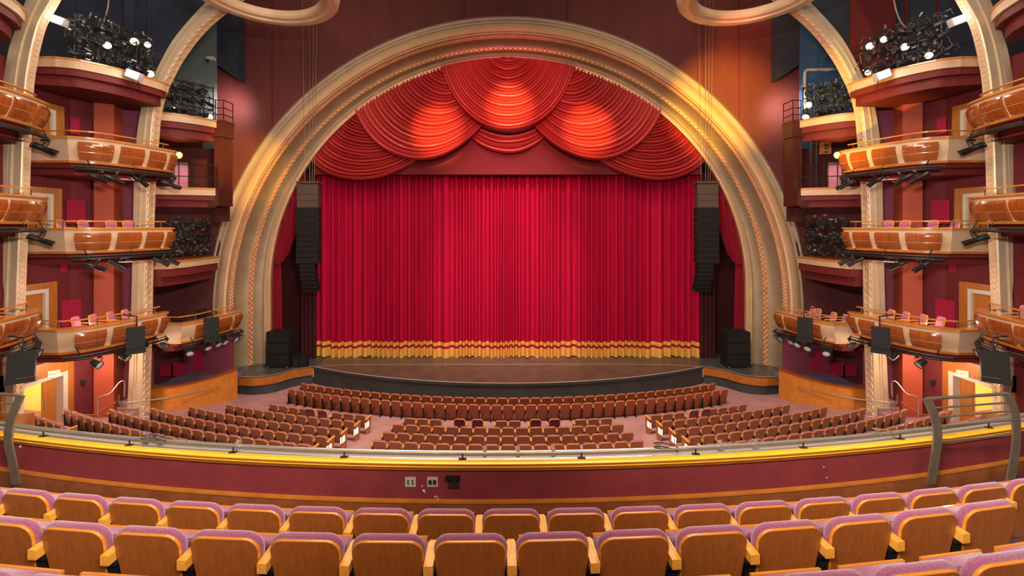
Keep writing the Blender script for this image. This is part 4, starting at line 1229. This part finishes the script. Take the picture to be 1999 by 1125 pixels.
MB().box(P(1648, 356, 22.84), (0.32, 0.03, 0.48)).build('screen', 'lens_dark', t, False)
for (p0, p1, p2, nm, sd) in (((1745, 0), (1760, 45), (1790, 65), 'loose pale cable looping down to the right-side massed lights', 1), ((212, 0), (208, 25), (196, 62), 'thin pale cord hanging down to the left-side massed lights', 1)):
    Y = 18.8
    tag(MB().tube(catmull([P(p0[0], -40, Y), P(*p0, Y), P(*p1, Y), P(*p2, Y)], 6), 0.03, 6).build('hanging_cable', 'cable_pale', None), nm, 'cable')

# ------------------------------------------------------------------ theatre seats


def seat_proto(name, wood, fabric, arm, n=7, tall=False):
    root = bpy.data.objects.new(name, None); col.objects.link(root); root.empty_display_size = 0.1
    zb = 0.10 if tall else 0.24

    def outline(ins, wt=0.505, wb=0.44, zt=0.87, rt=0.105):
        pts = []
        wt2, wb2, rt2 = wt / 2 - ins, wb / 2 - ins, max(0.02, rt - ins)
        for (cx_, cz, a0, r) in ((wt2 - rt2, zt - ins - rt2, 0, rt2), (-wt2 + rt2, zt - ins - rt2, 90, rt2), (-wb2 + 0.03, zb + ins + 0.03, 180, 0.03), (wb2 - 0.03, zb + ins + 0.03, 270, 0.03)):
            for k in range(n):
                a = R(a0 + 90 * k / (n - 1)); pts.append((cx_ + r * math.cos(a), cz + r * math.sin(a)))
        return pts
    T = lambda x, y, z: (x, y - (z - 0.45) * 0.16 + 0.25 * x * x, z)
    lp = lambda ins, y, **k: [T(x, y, z) for x, z in outline(ins, **k)]
    MB().loft([lp(0.0085, -0.0155, zt=0.848), lp(0.006, -0.008, zt=0.848)], True, False).build('back_panel', wood, root, True, 60)
    MB().loft([lp(0.0085, -0.0160, zt=0.848), lp(0.002, -0.013, zt=0.848), lp(0.0, -0.008, zt=0.848), lp(0.001, 0.004, zt=0.848)], False, False).build('edge_band', 'seat_edge', root, True, 60)
    MB().loft([lp(0.004, 0.004, zt=0.85), lp(-0.005, 0.012, zt=0.858), lp(-0.009, 0.030, zt=0.864), lp(-0.004, 0.052, zt=0.862), lp(0.03, 0.072, zt=0.855)], False, True).build('back_cushion', fabric, root, True, 60)
    # tipped-up seat
    cz, L = 0.37, 0.30
    rot = Matrix.Rotation(R(80), 3, 'X')
    mb = MB(); base = Vector((0, 0.15, cz))
    prof = [(-0.23, -0.05), (-0.21, 0.045), (-0.12, 0.06), (0.12, 0.06), (0.21, 0.045), (0.23, -0.05)]
    rows = []
    for u, k in ((0.0, 0.9), (0.06, 1), (0.5, 1.02), (0.9, 1), (1.0, 0.9)):
        rows.append([base + rot @ Vector((x * k, u * L, y * k)) for x, y in prof])
    mb.loft(rows); sc_ = mb.build('seat_cushion', fabric, root, True, 60)
    mb = MB(); mb.loft([[base + rot @ Vector((x, u * L, y)) for x, y in ((-0.225, -0.066), (-0.225, -0.046), (0.225, -0.046), (0.225, -0.066))] for u in (0.02, 0.5, 1.02)])
    mb.build('seat_pan', 'seat_edge', sc_, True, 30)
    # armrest on the left of each seat and its standard
    mb = MB()
    A = [(-0.29 - 0.034, 0.0), (-0.29 + 0.034, 0.0), (-0.29 + 0.034, 0.22), (-0.29 + 0.022, 0.25), (-0.29 - 0.022, 0.25), (-0.29 - 0.034, 0.22)]
    mb.prism([(x, y - 0.08, 0.645 - 0.03 + 0.02 * (y > 0.1)) for x, y in A], [(x, y - 0.08, 0.685 + 0.012 * (y > 0.1)) for x, y in A])
    mb.build('armrest', arm, root, False)
    mb = MB(); mb.box((-0.29, 0.08, 0.33), (0.045, 0.22, 0.62)); mb.box((-0.29, 0.08, 0.015), (0.06, 0.34, 0.03))
    mb.box((-0.29, -0.02, 0.60), (0.10, 0.05, 0.03))
    mb.build('standard', 'black_metal', root, False)
    return root


def end_panel_parts(root, side):
    x = side * 0.30
    mb = MB(); mb.prism([(x - 0.025, -0.10, 0.02), (x + 0.025, -0.10, 0.02), (x + 0.025, 0.28, 0.02), (x - 0.025, 0.28, 0.02)], [(x - 0.025, -0.10, 0.66), (x + 0.025, -0.10, 0.66), (x + 0.025, 0.36, 0.68), (x - 0.025, 0.36, 0.68)])
    e = mb.build('end_panel', 'trim_wood', root, False)
    MB().box((x, -0.115, 0.42), (0.048, 0.012, 0.24)).build('aisle_light', 'aisle_glow', e, False)
    MB().box((x + side * 0.027, 0.04, 0.42), (0.012, 0.18, 0.24)).build('aisle_light', 'aisle_glow', e, False)
    MB().prism([(x - 0.04, -0.12, 0.67), (x + 0.04, -0.12, 0.67), (x + 0.04, 0.36, 0.69), (x - 0.04, 0.36, 0.69)], [(x - 0.04, -0.12, 0.705), (x + 0.04, -0.12, 0.705), (x + 0.04, 0.36, 0.725), (x - 0.04, 0.36, 0.725)]).build('armrest', 'stall_arm', root, False)


S_FG = seat_proto('theatre_seat', 'seat_wood', 'purple', 'arm_wood', 9)
S_ST = seat_proto('theatre_seat', 'stall_wood', 'purple_stall', 'stall_arm', 5)
S_FR = seat_proto('theatre_seat', 'front_seat_wood', 'purple_stall', 'stall_arm', 5, True)
S_EL = copy_tree(S_ST); end_panel_parts(S_EL, -1)
S_ER = copy_tree(S_ST); end_panel_parts(S_ER, 1)
for s_ in (S_FG, S_ST, S_FR, S_EL, S_ER):
    KIDS[s_.name] = list(s_.children)
SUSED = {}


def seat(proto, loc, yaw, label, group):
    o = proto if proto.name not in SUSED else copy_tree(proto)
    if proto.name not in SUSED: SUSED[proto.name] = 1
    o.location = loc; o.rotation_euler = (0, 0, yaw)
    return tag(o, label, 'theatre seat', group)


def ring_pos(r, x):
    """seat on the ring of radius r about (0, CY) at lateral angle x / r"""
    w = x / r
    return Vector((r * math.sin(w), CY - r * math.cos(w))), w


# two rows below the stage
for ri, (r, half, nm) in enumerate(((31.85, 11.55, 'front row closest to the stage apron'), (32.72, 12.0, 'second row from the stage apron'))):
    n = int(2 * half / 0.56) + 1
    for i in range(n):
        x = (i - (n - 1) / 2) * 0.56
        p, w = ring_pos(r, x)
        seat(S_FR, (p.x, p.y, zfloor(r)), w, f'reddish wooden seat, {ordinal(i)} from left, {nm}'.replace('from left', 'counting from the left-side end'), 'two rows of seats under the stage apron')

# raked blocks
RAD = {'a': 35.2, 'b': 36.2, 'c': 37.3, 'd': 38.4, 'e': 39.5, 'f': 40.6, 'g': 41.7}
RN = {'a': 'first raked row', 'b': 'second raked row', 'c': 'third raked row', 'd': 'fourth raked row', 'e': 'fifth raked row', 'f': 'sixth raked row', 'g': 'last raked row seen'}
GAPS_C = {'a': [0, 1, 2, 7, 8, 13, 14, 15]}
for k, n, sp in (('a', 16, 0.575), ('b', 17, 0.572), ('c', 17, 0.585), ('d', 17, 0.592)):
    r = RAD[k]
    for i in range(n):
        if k in GAPS_C and i not in GAPS_C[k]: continue
        p, w = ring_pos(r, (i - (n - 1) / 2) * sp)
        seat(S_ST, (p.x, p.y, zfloor(r)), w, f'brown seat back, {ordinal(i)} place from the left-side aisle, middle block, {RN[k]}', 'seats of the middle block')
for i, px in enumerate((900, 934, 1044, 1080)):
    Y = 19.7; x = (px - CX) * Y / F
    p, w = ring_pos(35.15, x)
    chair('maroon', (p.x, p.y, zfloor(35.15)), math.degrees(w), f'loose maroon chair with light wood arms, {ordinal(i)} of four in the middle block', 'loose maroon chairs among the stalls')
for SIDE in (1, -1):
    s = sname()
    for k, x_in, n, gap in (('a', 6.62, 9, (3, 4)), ('b', 6.78, 12, ()), ('c', 6.95, 14, ()), ('d', 7.05, 16, ()), ('e', 7.2, 18, ()), ('f', 8.6, 18, ()), ('g', 16.6, 5, ())):
        r = RAD[k]
        for i in range(n):
            if i in gap: continue
            x = -(x_in + 0.575 * i) * SIDE
            p, w = ring_pos(r, x)
            pr = S_ST
            if i == 0: pr = S_ER if SIDE > 0 else S_EL
            seat(pr, (p.x, p.y, zfloor(r)), w, f'brown seat back, {ordinal(i)} place from the aisle, {s} block, {RN[k]}', f'seats of the {s} block')
    for i in (0, 1):
        x = -(6.62 + 0.575 * 3 + 0.62 * i) * 1.0
        p, w = ring_pos(35.15, x)
        chair('maroon', (p.x, p.y, zfloor(35.15)), math.degrees(w), f'loose maroon chair with light wood arms in the {s} block, {("on the aisle side", "on the wall side")[i]}', 'loose maroon chairs among the stalls')
SIDE = 1

# ------------------------------------------------------------------ balcony: parapet, tiers, seats


def arc(Yc, r, half, n=60):
    w = math.asin(min(0.95, half / r))
    return [Vector((r * math.sin(-w + 2 * w * k / n), Yc + r - r * math.cos(-w + 2 * w * k / n))) for k in range(n + 1)]


PY, PR = 5.66, 31.5
near = [p + Vector((-0.35, 0)) for p in arc(PY, PR, 10.5, 64)]


def pstrip(name, m, prof, parent, ang=30, closed=False):
    """prof: list of (offset away from the viewer, z)"""
    mb = MB()
    L = [offset(near, -o) for o, _ in prof]
    rows = [[(q[k].x, q[k].y, z) for q, (_, z) in zip(L, prof)] for k in range(len(near))]
    if closed: mb.loft(rows)
    else: mb.grid(rows)
    return mb.build(name, m, parent, True, ang)


pp = thing('balcony_parapet', 'curved maroon balcony parapet with yellow wood cap before the seats', 'parapet', (0, PY, 6.3))
pstrip('maroon_panel', 'parapet_maroon', [(0.04, 6.5), (0.04, 6.95)], pp)
pstrip('kick_board', 'kick_wood', [(0.0, 6.3), (0.0, 6.48), (0.012, 6.505), (0.05, 6.51)], pp, closed=False)
pstrip('kick_moulding', 'ledge_wood', [(0.012, 6.50), (-0.012, 6.505), (-0.012, 6.525), (0.04, 6.535)], pp)
pstrip('rail_moulding', 'trim_wood', [(0.04, 6.90), (0.01, 6.91), (0.0, 6.955), (-0.008, 6.960)], pp)
pstrip('bright_bead', 'cap_yellow', [(-0.006, 6.956), (-0.014, 6.959), (-0.014, 6.967), (-0.004, 6.970)], pp)
pstrip('cap_front', 'trim_wood', [(-0.004, 6.969), (-0.008, 6.975), (-0.008, 6.999)], pp)
pstrip('cap', 'cap_yellow', [(-0.009, 6.997), (-0.004, 7.006), (0.01, 7.01), (0.09, 7.01), (0.09, 6.9)], pp)
pstrip('outer_face', 'beige', [(0.44, 6.90), (0.50, 6.7), (0.45, 5.9), (0.25, 5.7)], pp)
pstrip('equipment_tray', 'stage_lip', [(0.09, 6.90), (0.44, 6.90)], pp)
for i, (o, z, r, nm, m) in enumerate(((0.34, 6.965, 0.034, 'thick grey lighting pipe running along the parapet top', 'steel'), (0.22, 6.94, 0.022, 'thinner bright pipe running low behind the yellow cap', 'steel'))):
    q = offset(near, -o)
    pt = thing('lighting_pipe', nm, 'pipe', (0, q[30].y, z))
    MB().tube([(p.x, p.y, z) for p in q], r, 10).build('pipe', m, pt)
    if i == 0:
        dq = cum(q)
        for x in (-5.15, -4.9, -0.31, 0.13, 2.9, 3.4, 0.6, -3.7):
            j = min(range(len(q)), key=lambda k: abs(q[k].x - x)); p = q[j]
            mb = MB().box((x, p.y, z + 0.02), (0.05, 0.09, 0.10)); mb.tube([(x, p.y - 0.03, z + 0.06), (x + 0.01, p.y - 0.03, z + 0.11)], 0.012, 6); mb.tube([(x - 0.03, p.y, z - 0.05), (x + 0.05, p.y, z - 0.05)], 0.016, 6)
            mb.build('clamp', 'steel', pt, False)
gr = thing('parapet_guard_rail', 'slim dark rail on short posts above the yellow parapet cap', 'railing', (0, PY + 0.08, 7.01))
q = offset(near, -0.10)
MB().tube([(p.x, p.y, 7.085) for p in q], 0.010, 7).build('rail', 'rail_metal', gr)
for px in (85, 253, 455, 672, 903, 1135, 1358, 1568, 1757, 1930):
    p, _ = ray_at(q, px)
    mb = MB().tube([(p.x, p.y, 7.01), (p.x, p.y, 7.085)], 0.010, 6); mb.box((p.x, p.y, 7.014), (0.10, 0.05, 0.008)); mb.build('post', 'black_metal', gr, False)
# loose cable loops on the tray
for i, (px, nm) in enumerate(((300, 'black cable loop lying on the parapet pipe, west of the middle'), (1300, 'black cable loop lying on the parapet pipe, east of the middle'), (1725, 'pale cable bunch by the curved guard rail'))):
    p, _ = ray_at(offset(near, -0.25), px)
    pts = [(p.x + 0.16 * math.cos(k * 0.5) * (1 + 0.1 * math.sin(k)), p.y + 0.05 * math.sin(k * 0.5), 6.97 + 0.05 * abs(math.sin(k * 0.25)) + 0.004 * k) for k in range(22)]
    tag(MB().tube(catmull(pts, 2), 0.009, 5).build('cable_loop', 'cable' if i < 2 else 'cable_pale', None), nm, 'cable')

# outlets and paint chips on the parapet
for px, kind, nm in ((801, 'a', 'pale square outlet plate with four small holes on the parapet'), (844, 'b', 'pale square outlet plate with two dark sockets on the parapet'), (886, 'c', 'black connector box with projecting top on the parapet')):
    p, _ = ray_at(offset(near, -0.02), px)
    p = Vector((p.x, p.y + 0.015))
    zc = H - (941 - HY) * p.y / F
    t = thing('wall_outlet', nm, 'outlet', (p.x, p.y, zc), 'outlet plates on the parapet')
    wd = 0.135
    if kind == 'c':
        MB().box((p.x, p.y, zc), (wd, 0.05, 0.13)).build('box', 'socket_dark', t, False)
        MB().box((p.x - 0.01, p.y - 0.03, zc + 0.072), (wd * 1.35, 0.09, 0.012)).build('hood', 'black_metal', t, False)
        MB().box((p.x, p.y - 0.03, zc + 0.04), (0.045, 0.012, 0.016)).build('tag', 'plate_grey', t, False)
    else:
        MB().box((p.x, p.y, zc), (wd, 0.02, 0.12)).build('plate', 'plate_grey', t, False)
        for dx in (-0.028, 0.028):
            if kind == 'a':
                for dz in (-0.015, 0.018): MB().box((p.x + dx, p.y - 0.012, zc + dz), (0.02, 0.008, 0.02)).build('socket', 'socket_dark', t, False)
            else:
                MB().box((p.x + dx, p.y - 0.012, zc), (0.042, 0.008, 0.055)).build('socket', 'socket_dark', t, False)
mb = MB()
for px, py, w, h in ((824, 949, 0.012, 0.02), (827, 958, 0.03, 0.02), (829, 961, 0.02, 0.012), (851, 970, 0.045, 0.012), (855, 974, 0.02, 0.012), (1608, 912, 0.015, 0.012), (1614, 933, 0.015, 0.01), (40, 872, 0.02, 0.03)):
    p, tg = ray_at(offset(near, -0.036), px)
    mb.box((p.x, p.y, H - (py - HY) * p.y / F), (w, 0.006, h), Matrix.Rotation(R(random.uniform(-30, 30)), 3, 'Y'))
ch = mb.build('paint_chips', 'chip_white', pp, False)

# curved guard rails at both ends


def bent_rail(label, posts, rails, m='rail_metal'):
    t = thing('curved_guard_rail', label, 'railing', tuple(posts[0][0]))
    for path in posts:
        L = catmull(path, 6)
        MB().loft([[p + Vector((-0.055, -0.012, 0)), p + Vector((0.055, -0.012, 0)), p + Vector((0.055, 0.012, 0)), p + Vector((-0.055, 0.012, 0))] for p in L]).build('post', m, t, True, 30)
    for a, b, r in rails:
        MB().tube([a, b], r, 7).build('rail', m, t)


Yp = 6.0
post1 = [P(1817, 944, Yp), P(1826, 890, Yp), P(1830, 850, Yp), P(1825, 815, Yp), P(1810, 779, Yp)]
post2 = [P(1972, 938, Yp + 0.15), P(1982, 880, Yp + 0.15), P(1984, 840, Yp + 0.15), P(1979, 800, Yp + 0.15), P(1964, 768, Yp + 0.15)]
bent_rail('bowed grey metal guard rail with four bars at the right-side parapet end', [post1, post2],
          [(P(1808, 779, Yp), P(1966, 769, Yp + 0.15), 0.022), (P(1822, 797, Yp), P(1974, 786, Yp + 0.15), 0.013), (P(1828, 815, Yp), P(1979, 802, Yp + 0.15), 0.013), (P(1830, 834, Yp), P(1982, 820, Yp + 0.15), 0.013), (P(1830, 864, Yp), P(1984, 848, Yp + 0.15), 0.013)])
pl1 = [P(32, 945, Yp + 0.1), P(24, 900, Yp + 0.1), P(17, 865, Yp + 0.1), P(20, 825, Yp + 0.1), P(40, 773, Yp + 0.1)]
bent_rail('bowed grey metal guard rail post at the left-side parapet end', [pl1],
          [(P(42, 773, Yp + 0.1), P(-60, 765, Yp + 0.2), 0.02), (P(32, 790, Yp + 0.1), P(-60, 783, Yp + 0.2), 0.012), (P(25, 808, Yp + 0.1), P(-60, 802, Yp + 0.2), 0.012), (P(20, 830, Yp + 0.1), P(-60, 826, Yp + 0.2), 0.012)])

# stepped balcony floor
ZA, ZB, ZC = 6.955, 6.60, 7.255
mb = MB()
edges = [(5.80, 31.5, 6.3), (4.50, 30.0, 6.3), (4.50, 30.0, ZB), (3.55, 27.0, ZB), (3.55, 27.0, ZA), (2.70, 24.0, ZA), (2.70, 24.0, ZC), (1.85, 22.0, ZC), (1.85, 22.0, 7.67), (1.0, 22, 7.67), (1.0, 22, 8.0), (-1.0, 22, 8.0)]
mb.grid([[(p.x, p.y, z) for p in arc(y, r, 10.4)] for y, r, z in edges])
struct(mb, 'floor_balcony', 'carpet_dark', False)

for (Yc, r, z, x0, n, cx0, nm) in ((3.98 + 0.06, 31.0, ZB, 0.027, 19, -0.3, 'front balcony row behind the parapet'), (3.137 + 0.06, 26.0, ZA, -0.265, 15, -0.62, 'middle balcony row'), (2.29 + 0.06, 22.0, ZC, -0.04, 13, -0.5, 'rearmost balcony row at the photo bottom')):
    for i in range(n):
        s0 = x0 + (i - n // 2) * 0.58
        w = (s0 - cx0) / r
        seat(S_FG, (cx0 + r * math.sin(w), Yc + r - r * math.cos(w), z), w, f'purple-topped wooden seat, {ordinal(i)} counting from the left-side end, {nm}', 'balcony seats')
